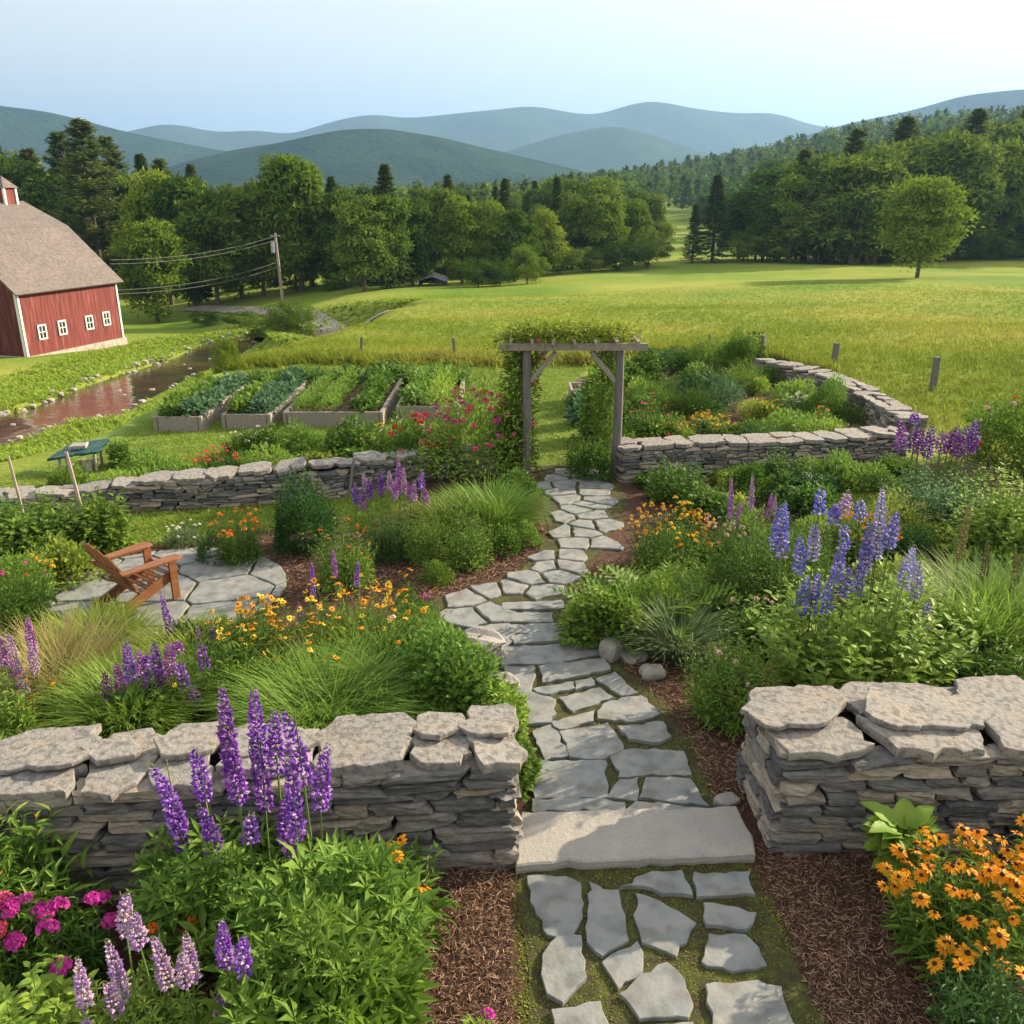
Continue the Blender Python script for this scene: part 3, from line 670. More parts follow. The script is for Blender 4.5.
# ------------------------------------------------------------------ leaf, petal and blade templates (length 1 along +Y)
def tmpl(v, f): return np.array(v, float), f
def t_leaf(w=.36, droop=.18, fold=.10): 
    return tmpl([(0, 0, 0), (w * .5, .42, fold - droop * .2), (0, 1, -droop), (-w * .5, .42, fold - droop * .2), (0, .45, -droop * .2)], [(0, 1, 2, 4), (0, 4, 2, 3)])
def t_leaf4(w=.4, droop=.3, fold=.08):
    ys = [0, .3, .65, 1]; ws = [0.02, .5, .38, 0]; v = []
    for y, q in zip(ys, ws):
        z = -droop * y * y; v += [(-q * w, y, z + fold * q * 2), (0, y, z), (q * w, y, z + fold * q * 2)]
    f = []
    for k in range(3):
        b = k * 3; f += [(b, b + 1, b + 4, b + 3), (b + 1, b + 2, b + 5, b + 4)]
    return tmpl(v, f)
def t_palm(nl=6):
    v = []; f = []
    for k in range(nl):
        a = (k - (nl - 1) / 2) / nl * 2 * math.pi * .92; L = .62 if abs(a) < 1.6 else .48
        dx, dy = math.sin(a), math.cos(a); b = len(v); o = (0, .42)
        P = [(0, 0, 0), (.13, .55, .05), (0, 1, -.16), (-.13, .55, .05), (0, .55, .0)]
        for (x, y, z) in P: v.append((o[0] + (x * dy * 1.0 + y * dx) * L, o[1] + (-x * dx + y * dy) * L, z * L + (.12 * y)))
        f += [(b, b + 1, b + 2, b + 4), (b, b + 4, b + 2, b + 3)]
    b = len(v); v += [(-.008, 0, 0), (.008, 0, 0), (.008, .42, 0), (-.008, .42, 0)]; f.append((b, b + 1, b + 2, b + 3))
    return tmpl(v, f)
def t_blade(w=.03, curve=.35):
    v = []; 
    for k, (y, q) in enumerate([(0, 1), (.4, .9), (.75, .6)]): v += [(-w * q / 2, y - curve * .15 * y * y, -curve * y * y), (w * q / 2, y - curve * .15 * y * y, -curve * y * y)]
    v.append((0, 1 - curve * .25, -curve)); return tmpl(v, [(0, 1, 3, 2), (2, 3, 5, 4), (4, 5, 6)])
def t_frond(n=11):
    v = []; f = []
    def c(y): return (y - .2 * y * y, -.42 * y * y)
    for k in range(n):
        y = .12 + .86 * k / n; L = .22 * math.sin(math.pi * min(1, (.25 + y * .78))) + .03; y0, z0 = c(y); y1, z1 = c(y + .055)
        for s in (-1, 1):
            b = len(v); v += [(0, y0, z0), (s * L, y0 + .08, z0 - .03), (s * L * .55, y1 + .05, z1 - .0), (0, y1, z1)]; f.append((b, b + 1, b + 2, b + 3) if s > 0 else (b, b + 3, b + 2, b + 1))
    b = len(v)
    for y in (0, .5, 1): yy, zz = c(y); v += [(-.008, yy, zz), (.008, yy, zz)]
    f += [(b, b + 1, b + 3, b + 2), (b + 2, b + 3, b + 5, b + 4)]
    return tmpl(v, f)
LEAF = t_leaf(); LANCE = t_leaf4(.22, .35); OVAL = t_leaf4(.55, .35, .06); PALM = t_palm(); BLADE = t_blade(); FROND = t_frond(); ROUND = t_leaf(.8, .1, .05)
NEED = t_leaf(.22, .05, .03)
def t_big(w=.62, droop=.6, fold=.10, n=7):
    v = []; f = []
    for k in range(n + 1):
        y = k / n; q = w * math.sin(math.pi * min(1, .04 + y ** .8 * .96)) ** .8 * .5 * (1 + .08 * math.sin(k * 2.6)); z = -droop * y ** 2.2
        for s, e in ((-1, 1), (-.5, .55), (0, 0), (.5, .55), (1, 1)): v.append((s * q, y * (1 - .12 * y), z + fold * e + (.03 * math.sin(k * 2.1 + s * 3) if s else 0)))
    for k in range(n):
        for j in range(4): b_ = k * 5 + j; f.append((b_, b_ + 1, b_ + 6, b_ + 5))
    return tmpl(v, f)
BIGLEAF = t_big()
def t_octa(sx=.5, sy=1, sz=.5): return tmpl([(sx, .45, 0), (-sx, .45, 0), (0, 0, 0), (0, sy, .1), (0, .5, sz), (0, .4, -sz * .6)], [(0, 3, 4), (3, 1, 4), (1, 2, 4), (2, 0, 4), (3, 0, 5), (1, 3, 5), (2, 1, 5), (0, 2, 5)])
PEA = t_octa(.42, 1, .42)

# ------------------------------------------------------------------ plant shapes, all in metres round the origin
def lump(r, n=6, amp=.26):
    k = r.normal(size=(n, 3)) * 2.6; p = r.uniform(0, 6, n)
    return lambda d: 1 + amp * np.sum(np.sin(d @ k.T + p), 1) / math.sqrt(n) * 1.2
def dome(a, r, rx, ry, h, leaf, ls, cover=2.2, mi=0, base=0.0, inner=.45, up=.5, cap=6000, amp=.16, z0=0.):
    """leaves filling a lumpy dome"""
    area = 2 * math.pi * ((rx + ry) / 2) * max(h, .3 * rx); n = int(min(cap, cover * area / (ls * ls * .22)))
    d = runit(r, n); d[:, 2] = np.abs(d[:, 2]) ** .8; d /= np.linalg.norm(d, axis=1, keepdims=True)
    f = lump(r, amp=amp)(d); rad = (inner + (1 - inner) * r.random(n) ** .6) * f * np.where(r.random(n) < .10, r.uniform(1, 1.18, n), 1)
    pos = np.column_stack([d[:, 0] * rx * rad, d[:, 1] * ry * rad, base + d[:, 2] * (h - base) * rad + z0])
    lowm = d[:, 2] < .15; pos[lowm, 2] += r.random(lowm.sum()) * h * .25
    dr = d * 1.0 + runit(r, n) * .75; dr[:, 2] += up * .5; upv = d * .6 + runit(r, n) * .5 + [0, 0, .9]
    a.inst(leaf[0], leaf[1], pos, frames(dr, upv), ls * r.uniform(.6, 1.25, n), mi); return pos
def stalks(a, r, n, rx, ry, h, leaf, ls, per=14, mi=0, lean=.35, smi=None, t0=.15, srad=.004, hv=.25, droop=.0, lift=.45, taper=.5, cap=7000):
    """upright leafy stems; returns the tips"""
    ang = r.uniform(0, 2 * math.pi, n); q = np.sqrt(r.random(n)); bx = np.cos(ang) * q * rx * .6; by = np.sin(ang) * q * ry * .6
    H = h * (1 - .35 * q ** 2) * r.uniform(1 - hv, 1.05, n)
    tx = np.cos(ang) * q * rx + r.normal(size=n) * rx * lean * .25; ty = np.sin(ang) * q * ry + r.normal(size=n) * ry * lean * .25
    per = max(3, min(per, int(cap / max(n, 1))))
    t = (t0 + (1 - t0) * (np.arange(per) + .5) / per)[None, :] + r.uniform(-.5, .5, (n, per)) / per * .6
    px = bx[:, None] + (tx - bx)[:, None] * t ** 1.4; py = by[:, None] + (ty - by)[:, None] * t ** 1.4; pz = H[:, None] * t
    la = r.uniform(0, 6.28, (n, 1)) + np.arange(per)[None] * 2.4 + r.normal(size=(n, per)) * .3
    d = np.stack([np.cos(la), np.sin(la), np.full_like(la, 1.) * lift + r.normal(size=la.shape) * .2 + (t - .6) * .9], 2).reshape(-1, 3)
    up = np.stack([-np.cos(la) * .3, -np.sin(la) * .3, np.ones_like(la)], 2).reshape(-1, 3) + r.normal(size=(n * per, 3)) * .15
    s = (ls * r.uniform(.7, 1.2, (n, per)) * (1 - taper * t ** 3)).ravel()
    a.inst(leaf[0], leaf[1], np.stack([px, py, pz], 2).reshape(-1, 3), frames(d, up), s, mi)
    if srad:
        for i in range(n):
            tt = np.array([0, .5, 1.]); a.tube(np.column_stack([bx[i] + (tx[i] - bx[i]) * tt ** 1.4, by[i] + (ty[i] - by[i]) * tt ** 1.4, H[i] * tt]), [srad * 1.3, srad, srad * .6], 3, mi if smi is None else smi, cap=False)
    return np.column_stack([tx, ty, H])
def blades(a, r, n, rx, ry, h, mi=0, spread=.55, wid=.012, curve=.45, tuft=False):
    ang = r.uniform(0, 2 * math.pi, n); q = np.sqrt(r.random(n)); pos = np.column_stack([np.cos(ang) * q * rx * (.62 if tuft else .9), np.sin(ang) * q * ry * (.62 if tuft else .9), np.zeros(n)])
    L = h * r.uniform(.6, 1.12, n); d = np.column_stack([np.cos(ang) * q * spread + r.normal(size=n) * .24, np.sin(ang) * q * spread + r.normal(size=n) * .24, np.ones(n)])
    t = t_blade(1, curve); sc = np.column_stack([np.full(n, wid) * r.uniform(.7, 1.3, n), L, L])
    a.inst(t[0], t[1], pos, frames(d, np.column_stack([-d[:, 0], -d[:, 1], np.full(n, .6)])), sc, mi)
    return pos, d, L
def spike_acc(r, L, rad, stem=.25, full=1.0):
    a = Acc(); ws = rad * .62; nw = max(5, int(L / ws)); z = stem + (np.arange(nw) + .5) / nw * L
    t = (z - stem) / L; rr = rad * (np.clip(1.15 - t ** 2.2 * .85, .15, 1)) * (np.clip(t * 6 + .55, 0, 1))
    k = 11; ang = np.arange(k)[None] / k * 6.283 + (np.arange(nw)[:, None] * .35) + r.normal(size=(nw, k)) * .08
    keep = r.random((nw, k)) < full
    e = np.sin((t - .3) * 1.6)[:, None] * np.ones((1, k))
    d = np.stack([np.cos(ang), np.sin(ang), .25 + e * 1.1 + r.normal(size=ang.shape) * .12], 2)
    pos = np.stack([np.cos(ang) * rr[:, None] * .45, np.sin(ang) * rr[:, None] * .45, np.repeat(z[:, None], k, 1) + r.normal(size=ang.shape) * ws * .12], 2)
    s = (rr[:, None] * .72 * r.uniform(.65, 1.25, ang.shape))
    bend = r.normal(size=2) * .22; pos[..., 0] += bend[0] * (t[:, None] ** 2) * L * .25; pos[..., 1] += bend[1] * (t[:, None] ** 2) * L * .25
    kk = keep.ravel() & (np.repeat(t[:, None], k, 1).ravel() > .9); a.inst(PEA[0], PEA[1], pos.reshape(-1, 3)[kk], frames(d.reshape(-1, 3)[kk], np.tile([0, 0, 1.], (kk.sum(), 1))), s.ravel()[kk] * .8, 1)
    kk = keep.ravel() & (np.repeat(t[:, None], k, 1).ravel() <= .9) & (r.random(nw * k) < (.98 - .2 * (np.repeat(t[:, None], k, 1).ravel() < .12))); a.inst(PEA[0], PEA[1], pos.reshape(-1, 3)[kk], frames(d.reshape(-1, 3)[kk], np.tile([0, 0, 1.], (kk.sum(), 1))), s.ravel()[kk], 0)
    a.tube([(0, 0, 0), (0, 0, stem + L * .97)], [rad * .14, rad * .07], 4, 1, cap=False)
    return a
def daisy_acc(r, R_, n=13, droop=.15, conemi=1):
    a = Acc(); ang = np.arange(n) / n * 6.283 + r.normal(size=n) * .07
    d = np.column_stack([np.cos(ang), np.sin(ang), -droop + r.normal(size=n) * .1]); t = tmpl([(-.05, .12, 0), (.05, .12, 0), (.15, .62, .03), (0, 1, -.05), (-.15, .62, .03)], [(0, 1, 2, 3, 4)]); t[0][:, 0] *= 1.25
    a.inst(t[0], t[1], np.zeros((n, 3)), frames(d), R_ * r.uniform(.85, 1.1, n), 0)
    v = []; f = []; m = 8
    for zz, q in ((0, .24), (.12, .22), (.20, .11)): v += [(math.cos(i / m * 6.283) * q * R_, math.sin(i / m * 6.283) * q * R_, zz * R_) for i in range(m)]
    for k in range(2): f += [(k * m + i, k * m + (i + 1) % m, (k + 1) * m + (i + 1) % m, (k + 1) * m + i) for i in range(m)]
    f.append(tuple(range(2 * m, 3 * m))); a.add(v, f, conemi); return a
def ball_acc(r, R_, n=46, flat=.75):
    a = Acc(); d = runit(r, n); d[:, 2] = np.where(d[:, 2] < -.25, -d[:, 2], d[:, 2]); pos = d * R_ * .72 * [1, 1, flat]
    t = tmpl([(0, 0, 0), (.5, .1, .1), (.35, .55, .2), (0, .7, .1), (-.35, .55, .2), (-.5, .1, .1)], [(0, 1, 2, 3), (0, 3, 4, 5)])
    a.inst(t[0], t[1], pos, frames(np.cross(d, runit(r, n)) + d * .3, d), R_ * .5 * r.uniform(.8, 1.2, n), 0); return a
SPK = {}
def spike_mesh(colr, L, rad, v):
    key = (colr, round(L, 2), round(rad, 3), v)
    if key not in SPK: SPK[key] = mesh_of(spike_acc(np.random.default_rng(hash(key[1:]) % 9999 + v), L, rad, stem=.35), 'flower_spike', [M[colr], M['stem']])
    return SPK[key]
def flower_mesh(kind, colr, size, v):
    key = (kind, colr, round(size, 3), v)
    if key not in SPK:
        r = np.random.default_rng(v * 31 + int(size * 1000))
        acc = daisy_acc(r, size, int(r.integers(10, 15)), float(r.uniform(-.1, .55))) if kind == 'daisy' else ball_acc(r, size, 90 if size > .045 else 26)
        SPK[key] = mesh_of(acc, 'flower', [M[colr], M['cone']])
    return SPK[key]
def fit(px, by, ty, z=None):
    """ground point seen at (px, by), and the height of an upright there seen up to row ty"""
    x, y = G(px, by) if z is None else GT(px, by); zz = 0.0 if z is None else TZ(x, y)
    h = topz(px, ty, y) - zz; return x, y, zz, h, depth(x, y, zz) / FPX     # metres per pixel
BLOB = {}
def place_flowers(root, tips, kind, cols, size, r, name='flower', tilt=.35, limit=95):
    for i, p in enumerate(tips[:limit]):
        c = cols[i % len(cols)]; o = link(name, flower_mesh(kind, c, size, int(r.integers(8))), root); o.location = p
        o.rotation_euler = (r.normal() * tilt + .25, r.normal() * tilt, r.uniform(0, 6.28)); s = r.uniform(.62, 1.15); o.scale = (s, s, s)
SEED = [100]
def plant(form, px, by, ty, wpx, label, name='flowering_plant', cat='plant', mat='leaf', leaf=None, ls=.08, fl=None, flk='daisy', fs=.03, nf=20, group=None, far=False, cover=2.2, z=None, n=None, per=14, wy=1., stem='stem', spread=.55, wid=.01, lift=.45, extra=None, amp=.28, curve=.45):
    SEED[0] += 1; r = np.random.default_rng(SEED[0]); x, y, zz, h, mpp = fit(px, by, ty, z); rx = wpx * mpp / 2; ry = rx * wy
    h = max(h, .05)
    a = Acc(); mats = [M[mat], M[stem]]; tips = None
    if form == 'dome':
        lf = leaf or LEAF; dome(a, r, rx, ry, h * .95, lf, ls, cover, 0, amp=amp)
        m = max(nf * 2, 1); d = runit(r, m); d[:, 2] = np.abs(d[:, 2]) * .8 + .35; d /= np.linalg.norm(d, axis=1, keepdims=True); d = d[np.argsort(-(d[:, 2] - d[:, 1] * .6))][:nf] if nf else d[:0]
        tips = d * [rx * 1.02, ry * 1.02, h * 1.02]
    elif form == 'stalks':
        lf = leaf or LANCE; nn = n or int(np.clip(rx * ry * 150 / (ls / .1) ** 1.5, 8, 160)); tips = stalks(a, r, nn, rx, ry, h, lf, ls, per, 0, smi=1, lift=lift, srad=.004 if mpp < .015 else .006)
        dome(a, r, rx * .8, ry * .8, h * .62, lf, ls, cover * .5, 0, cap=1500); r.shuffle(tips)
    elif form == 'grass':
        nn = int((n or int(np.clip(rx * ry * 3600, 150, 2600))) * 1.15); pos, d, L = blades(a, r, nn, rx, ry, h, 0, spread * .7, wid * 1.05, curve, tuft=True)
        tips = pos + d * L[:, None] * .8; r.shuffle(tips)
    elif form == 'fern':
        nn = n or int(np.clip(rx * ry * 160, 12, 70)); ang = r.uniform(0, 6.28, nn); q = r.random(nn) ** .5
        d = np.column_stack([np.cos(ang) * (.25 + q * .7), np.sin(ang) * (.25 + q * .7), np.ones(nn)]); pos = np.column_stack([np.cos(ang) * q * rx * .55, np.sin(ang) * q * ry * .55, np.zeros(nn)])
        a.inst(FROND[0], FROND[1], pos, frames(d, np.column_stack([-d[:, 0], -d[:, 1], np.ones(nn)])), h * .95 * r.uniform(.75, 1.15, nn), 0); dome(a, r, rx * .8, ry * .8, h * .6, LEAF, .06, 1.6, 0); tips = pos
    elif form == 'rosette':
        nn = n or 30; ang = np.arange(nn) * 2.4 + r.normal(size=nn) * .2; q = (np.arange(nn) / nn); el = .25 + (1 - q) * 1.3
        d = np.column_stack([np.cos(ang), np.sin(ang), el + r.normal(size=nn) * .3]); L = ls * r.uniform(.6, 1.25, nn)
        st = np.column_stack([np.cos(ang) * rx * .25, np.sin(ang) * ry * .25, h * (.35 + .3 * (1 - q))])
        for i in range(nn): a.tube([(0, 0, 0), st[i] * [.5, .5, .7], st[i]], .006, 4, 1, cap=False)
        a.inst((leaf or BIGLEAF)[0], (leaf or BIGLEAF)[1], st, frames(d), L, 0); tips = st
    if fl and not far:
        root = empty(name, (x, y, zz), label, cat, group); a.build('foliage', mats, root)
        k = min(nf, len(tips)); place_flowers(root, np.array(tips[:k]) + [0, 0, fs * .3], flk, fl, fs, r); return root
    if fl and far:
        root = empty(name, (x, y, zz), label, cat, group); a.build('foliage', mats, root)
        b = Acc(); T_ = np.array(tips); k = min(nf, len(T_)); T_ = T_[r.permutation(len(T_))[:k]] if form != 'dome' else T_[:k]
        for p in T_:
            mi = int(r.integers(len(fl))); f = ball_acc(r, fs, 9, .6)
            b.add(np.concatenate(f.V) + p, [tuple(q) for fa, _ in f.F for q in fa], mi)
        b.build('blossoms', [M[c] for c in fl], root); return root
    o = a.build(name, mats, smooth=(form == 'rosette')); o.location = (x, y, zz); return tag(o, label, cat, group)
def spikes(root, lst, colr, base_y, zz=0, rad=.05, name='flower_spike', stem='stem'):
    """lst: (px, top row, bottom row) of each spike; they stand at distance base_y + small offsets"""
    r = np.random.default_rng(len(lst) * 7 + int(base_y * 100))
    for i, (px, ty, by_) in enumerate(lst):
        y = base_y + r.uniform(-.14, .14); zt, zb = topz(px, ty, y), topz(px, by_, y); d = ray(px, (ty + by_) / 2); x = d[0] * y / d[1]
        L = max(zt - zb, .08); c = colr[i % len(colr)] if isinstance(colr, (list, tuple)) else colr
        v = i % 6; Lq = max(.1, round(L / .12) * .12); me = spike_mesh(c, Lq, rad, v); o = link(name, me, root); s = L / Lq
        tlx, tly = r.normal() * .025, r.normal() * .025; o.scale = (1, 1, s); o.rotation_euler = (tlx, tly, r.uniform(0, 6)); 
        o.location = (x - root.location[0] - tly * .35, y - root.location[1] + tlx * .35, zb - .35 * s - zz)
def lupine(px, by, ty, wpx, lst, colr, label, mat='leaf', ls=.17, rad=.05, leaf=None, n=None, group=None, per=9, name='lupine', cat='lupine', wy=1.):
    SEED[0] += 1; r = np.random.default_rng(SEED[0]); x, y, zz, h, mpp = fit(px, by, ty); rx = wpx * mpp / 2
    root = empty(name, (x, y, 0), label, cat, group); a = Acc()
    stalks(a, r, n or int(np.clip(rx * rx * 260, 14, 120)), rx, rx * wy, h, leaf or PALM, ls, per, 0, smi=1, lift=.55, srad=.005); a.build('foliage', [M[mat], M['stem']], root)
    spikes(root, lst, colr, y, 0, rad); return root

# ------------------------------------------------------------------ plants in front of the walls
lupine(232, 930, 838, 175, [(230, 674, 790), (257, 682, 765), (173, 755, 836), (204, 746, 800), (213, 800, 862), (249, 815, 840), (289, 748, 838), (303, 706, 785), (319, 748, 812), (272, 712, 775), (236, 715, 800), (291, 790, 850), (180, 800, 850), (262, 740, 812)], ['violet'], 'tall clump of deep purple lupine spikes in front of the left stone wall', mat='leaf_light', ls=.29, rad=.056, n=56)
plant('stalks', 340, 985, 868, 190, 'leafy bright green clump without flowers right of the tall purple lupines', 'leafy_perennial', mat='leaf_light', leaf=PALM, ls=.33, n=52, per=9, lift=.6)
plant('stalks', 325, 1080, 935, 170, 'large leafy green clump at the bottom edge below the purple lupines', 'leafy_perennial', mat='leaf', leaf=PALM, ls=.33, n=52, per=9, lift=.6)
plant('stalks', 408, 925, 835, 90, 'leafy plant with a few orange daisies just left of the wall end', mat='leaf', leaf=LANCE, ls=.13, n=22, per=14, fl=['orange'], fs=.062, nf=6)
plant('stalks', 40, 925, 812, 150, 'broad clump of lance leaves with small rust orange flowers by the left wall', mat='leaf_light', leaf=LANCE, ls=.17, n=60, per=16, fl=['deeporange'], flk='ball', fs=.032, nf=7)
plant('stalks', -40, 960, 815, 130, 'tall lance leaved green clump cut by the left edge of the picture', 'leafy_perennial', mat='leaf', leaf=LANCE, ls=.17, n=45, per=16)
plant('stalks', 78, 985, 898, 90, 'phlox with round magenta purple flower heads at lower left', 'phlox', 'phlox', mat='leaf', leaf=LANCE, ls=.11, n=16, per=13, fl=['magenta'], flk='ball', fs=.060, nf=8)
plant('stalks', 14, 985, 895, 60, 'phlox with hot pink flower heads at the left edge', 'phlox', 'phlox', mat='leaf', leaf=LANCE, ls=.11, n=12, per=13, fl=['pink', 'magenta'], flk='ball', fs=.060, nf=6)
plant('stalks', 45, 1055, 960, 110, 'bright yellow green oval leaved plant in the bottom left corner', 'leafy_perennial', mat='leaf_light', leaf=OVAL, ls=.11, n=30, per=12)
lupine(150, 1070, 1000, 190, [(80, 962, 1012), (118, 938, 1000), (121, 890, 935), (115, 975, 1010), (146, 905, 942), (161, 934, 990), (185, 932, 985), (222, 916, 968), (241, 932, 975), (217, 992, 1030), (92, 1015, 1045), (183, 952, 985)], ['lilac', 'lilac', 'lilac', 'lilac', 'lilac', 'lilac', 'lilac', 'violet', 'violet'], 'clump of pale lilac flower spikes at the bottom left', mat='leaf_light', ls=.14, rad=.042, n=44)
plant('stalks', 178, 985, 915, 50, 'plant with two rust orange ball flowers above the lilac spikes', mat='leaf', leaf=LANCE, ls=.1, n=6, per=8, fl=['deeporange'], flk='ball', fs=.048, nf=4)
plant('stalks', 478, 1050, 1012, 40, 'low plant with one pink flower head on the bottom edge by the mulch', mat='leaf_light', leaf=LANCE, ls=.07, n=5, per=8, fl=['magenta'], flk='ball', fs=.05, nf=1)
plant('rosette', 893, 890, 796, 78, 'broad bright green leaf clump growing against the right stone wall', 'broadleaf_plant', mat='leaf_light', ls=.20, n=60)
plant('stalks', 956, 958, 852, 155, 'big mound of orange daisies with black centres by the right wall', 'orange_daisy', 'daisy plant', mat='leaf', leaf=LANCE, ls=.12, n=110, per=12, fl=['orange'], fs=.062, nf=85)
plant('stalks', 1030, 925, 825, 80, 'orange daisies with black centres on the right edge behind the big mound', 'orange_daisy', 'daisy plant', mat='leaf', leaf=LANCE, ls=.12, n=34, per=12, fl=['orange'], fs=.06, nf=26)
plant('stalks', 985, 1060, 968, 140, 'loose orange daisies in the bottom right corner', 'orange_daisy', 'daisy plant', mat='leaf_dark', leaf=LANCE, ls=.12, n=55, per=14, fl=['orange'], fs=.066, nf=10)
plant('stalks', 1030, 870, 790, 40, 'grey green spiky plant on the right edge against the wall', 'leafy_perennial', mat='leaf_grey', leaf=LANCE, ls=.1, n=22, per=16)
plant('dome', 508, 790, 735, 52, 'small leafy green mound against the path end of the left wall', 'ground_cover_plant', mat='leaf', leaf=OVAL, ls=.07)

# ------------------------------------------------------------------ bed between the left wall and the patio
plant('grass', 130, 728, 655, 105, 'pale feathery grass clump behind the left end of the front wall', 'ornamental_grass', 'grass clump', mat='leaf_light', n=1900, spread=.8, wid=.009)
plant('grass', 60, 700, 612, 90, 'straw tipped grass tuft in front of the chair', 'ornamental_grass', 'grass clump', mat='straw', n=900, spread=.7, wid=.008)
plant('grass', 190, 668, 622, 120, 'low yellow green grass tuft along the near edge of the patio', 'ornamental_grass', 'grass clump', mat='leaf_yellow', n=1400, spread=.8, wid=.009)
plant('grass', 100, 655, 604, 110, 'low yellow green grass tuft in front of the chair legs', 'ornamental_grass', 'grass clump', mat='leaf_yellow', n=900, spread=.8, wid=.009)
plant('grass', 325, 735, 650, 120, 'lush arching green grass clump behind the front wall cap', 'ornamental_grass', 'grass clump', mat='leaf_light', n=1900, spread=.7, wid=.010, curve=.6)
plant('grass', 385, 700, 625, 90, 'smaller arching grass clump right behind the lush one', 'ornamental_grass', 'grass clump', mat='leaf_light', n=1200, spread=.9, wid=.011, curve=.6)
lupine(165, 722, 668, 100, [(128, 636, 682), (118, 660, 694), (156, 640, 682), (168, 644, 676), (149, 668, 694), (140, 650, 690), (185, 660, 690), (108, 672, 700), (205, 640, 668), (162, 664, 690), (172, 670, 688), (160, 693, 718), (194, 685, 705), (178, 640, 652), (147, 655, 668)], ['violet', 'magentaviolet'], 'short purple lupines standing in the pale grass behind the front wall', ls=.13, rad=.050, n=44)
lupine(178, 655, 640, 40, [(169, 590, 642), (200, 626, 657), (217, 618, 664), (176, 622, 650)], ['violet', 'magentaviolet'], 'slim mauve purple spikes just below the patio edge', ls=.09, rad=.042, n=12)
plant('stalks', 232, 700, 622, 130, 'leafy green bed plant with small orange flowers left of the arching grass', mat='leaf', leaf=LANCE, ls=.10, n=50, per=12, fl=['orange', 'yellow'], fs=.030, nf=16)
plant('stalks', 350, 662, 588, 150, 'dense patch of small orange yellow daisies below the round shrub', 'orange_daisy', 'daisy plant', mat='leaf', leaf=LANCE, ls=.08, n=100, per=9, fl=['orange', 'yellow'], fs=.040, nf=95)
plant('stalks', 258, 662, 600, 90, 'patch of orange yellow daisies at the near right edge of the patio', 'orange_daisy', 'daisy plant', mat='leaf', leaf=LANCE, ls=.08, n=70, per=9, fl=['orange', 'yellow'], fs=.038, nf=70)
plant('stalks', 410, 625, 570, 50, 'slender stems topped with orange daisies by the mulch left of the path', 'orange_daisy', 'daisy plant', mat='leaf', leaf=LANCE, ls=.07, n=14, per=9, fl=['orange'], fs=.040, nf=9)
lupine(320, 625, 600, 60, [(313, 560, 596), (335, 545, 578), (356, 560, 588), (301, 600, 622), (325, 608, 632)], ['violet', 'magentaviolet'], 'slim purple spikes among the orange daisies right of the patio', ls=.08, rad=.032, n=12)
plant('dome', 440, 722, 645, 112, 'bright green leafy ground cover spilling toward the path behind the wall end', 'ground_cover_plant', mat='leaf_light', leaf=OVAL, ls=.07, cover=2.6)
plant('dome', 420, 680, 615, 100, 'mid green low leafy mound above the bright ground cover', 'ground_cover_plant', mat='leaf', leaf=LEAF, ls=.05, fl=['palepink'], flk='ball', fs=.045, nf=2)
plant('dome', 500, 740, 690, 70, 'fresh green leaves tumbling between the wall and the path stones', 'ground_cover_plant', mat='leaf_light', leaf=OVAL, ls=.06)
plant('stalks', 425, 615, 598, 24, 'single bright pink flower beside the path fork', mat='leaf', leaf=LANCE, ls=.06, n=6, per=8, fl=['magenta'], flk='ball', fs=.04, nf=4)
plant('stalks', 18, 770, 660, 60, 'yellow green upright leafy plant with orange daisies behind the left end of the wall', mat='leaf_light', leaf=LANCE, ls=.10, n=40, per=15, fl=['orange'], fs=.05, nf=6)
plant('stalks', 55, 740, 690, 50, 'orange daisies just behind the leftmost capstones', 'orange_daisy', 'daisy plant', mat='leaf', leaf=LANCE, ls=.10, n=16, per=10, fl=['orange', 'deeporange'], fs=.048, nf=7)
lupine(15, 720, 640, 60, [(28, 615, 658), (13, 630, 658), (2, 636, 668), (22, 650, 700), (8, 655, 690), (34, 640, 675)], ['magentaviolet', 'lilac'], 'mauve spikes on the left edge above the wall', ls=.1, rad=.04, n=14, mat='leaf_light')
plant('stalks', 10, 640, 555, 95, 'leafy clump with dark red flowers on the left edge', mat='leaf', leaf=LANCE, ls=.09, n=60, per=12, fl=['red', 'magenta'], flk='ball', fs=.04, nf=9)
plant('dome', 22, 610, 560, 60, 'small leafed green bush on the left edge above the red flowers', 'shrub', 'shrub', mat='leaf_light', leaf=LEAF, ls=.06)
plant('dome', 62, 576, 548, 80, 'low yellow flowered mound behind the clay pot', mat='leaf_yellow', leaf=ROUND, ls=.08, fl=['yellow'], flk='ball', fs=.05, nf=6)
plant('stalks', 30, 556, 496, 150, 'dense dark bean patch around the two poles', 'bean_plant', 'bean patch', mat='leaf', leaf=OVAL, ls=.13, n=120, per=14, wy=.8)
plant('stalks', 105, 548, 484, 70, 'tall leafy bean clump at the patio side of the poles', 'bean_plant', 'bean patch', mat='leaf', leaf=OVAL, ls=.12, n=50, per=14)
plant('stalks', -35, 550, 492, 90, 'leafy bean clump running out of the left edge', 'bean_plant', 'bean patch', mat='leaf_dark', leaf=OVAL, ls=.13, n=60, per=14)
plant('stalks', 185, 545, 522, 45, 'small white flowered plant on the mulch behind the patio', mat='leaf_grey', leaf=LEAF, ls=.05, n=22, per=8, fl=['white'], flk='ball', fs=.03, nf=12)
plant('dome', 215, 560, 532, 38, 'dark green grassy mound at the back edge of the patio', 'ground_cover_plant', mat='leaf_dark', leaf=NEED, ls=.08)
plant('stalks', 240, 562, 508, 58, 'upright plant topped with orange flowers behind the patio', mat='leaf', leaf=LANCE, ls=.08, n=60, per=12, fl=['orange', 'deeporange'], flk='ball', fs=.033, nf=34)
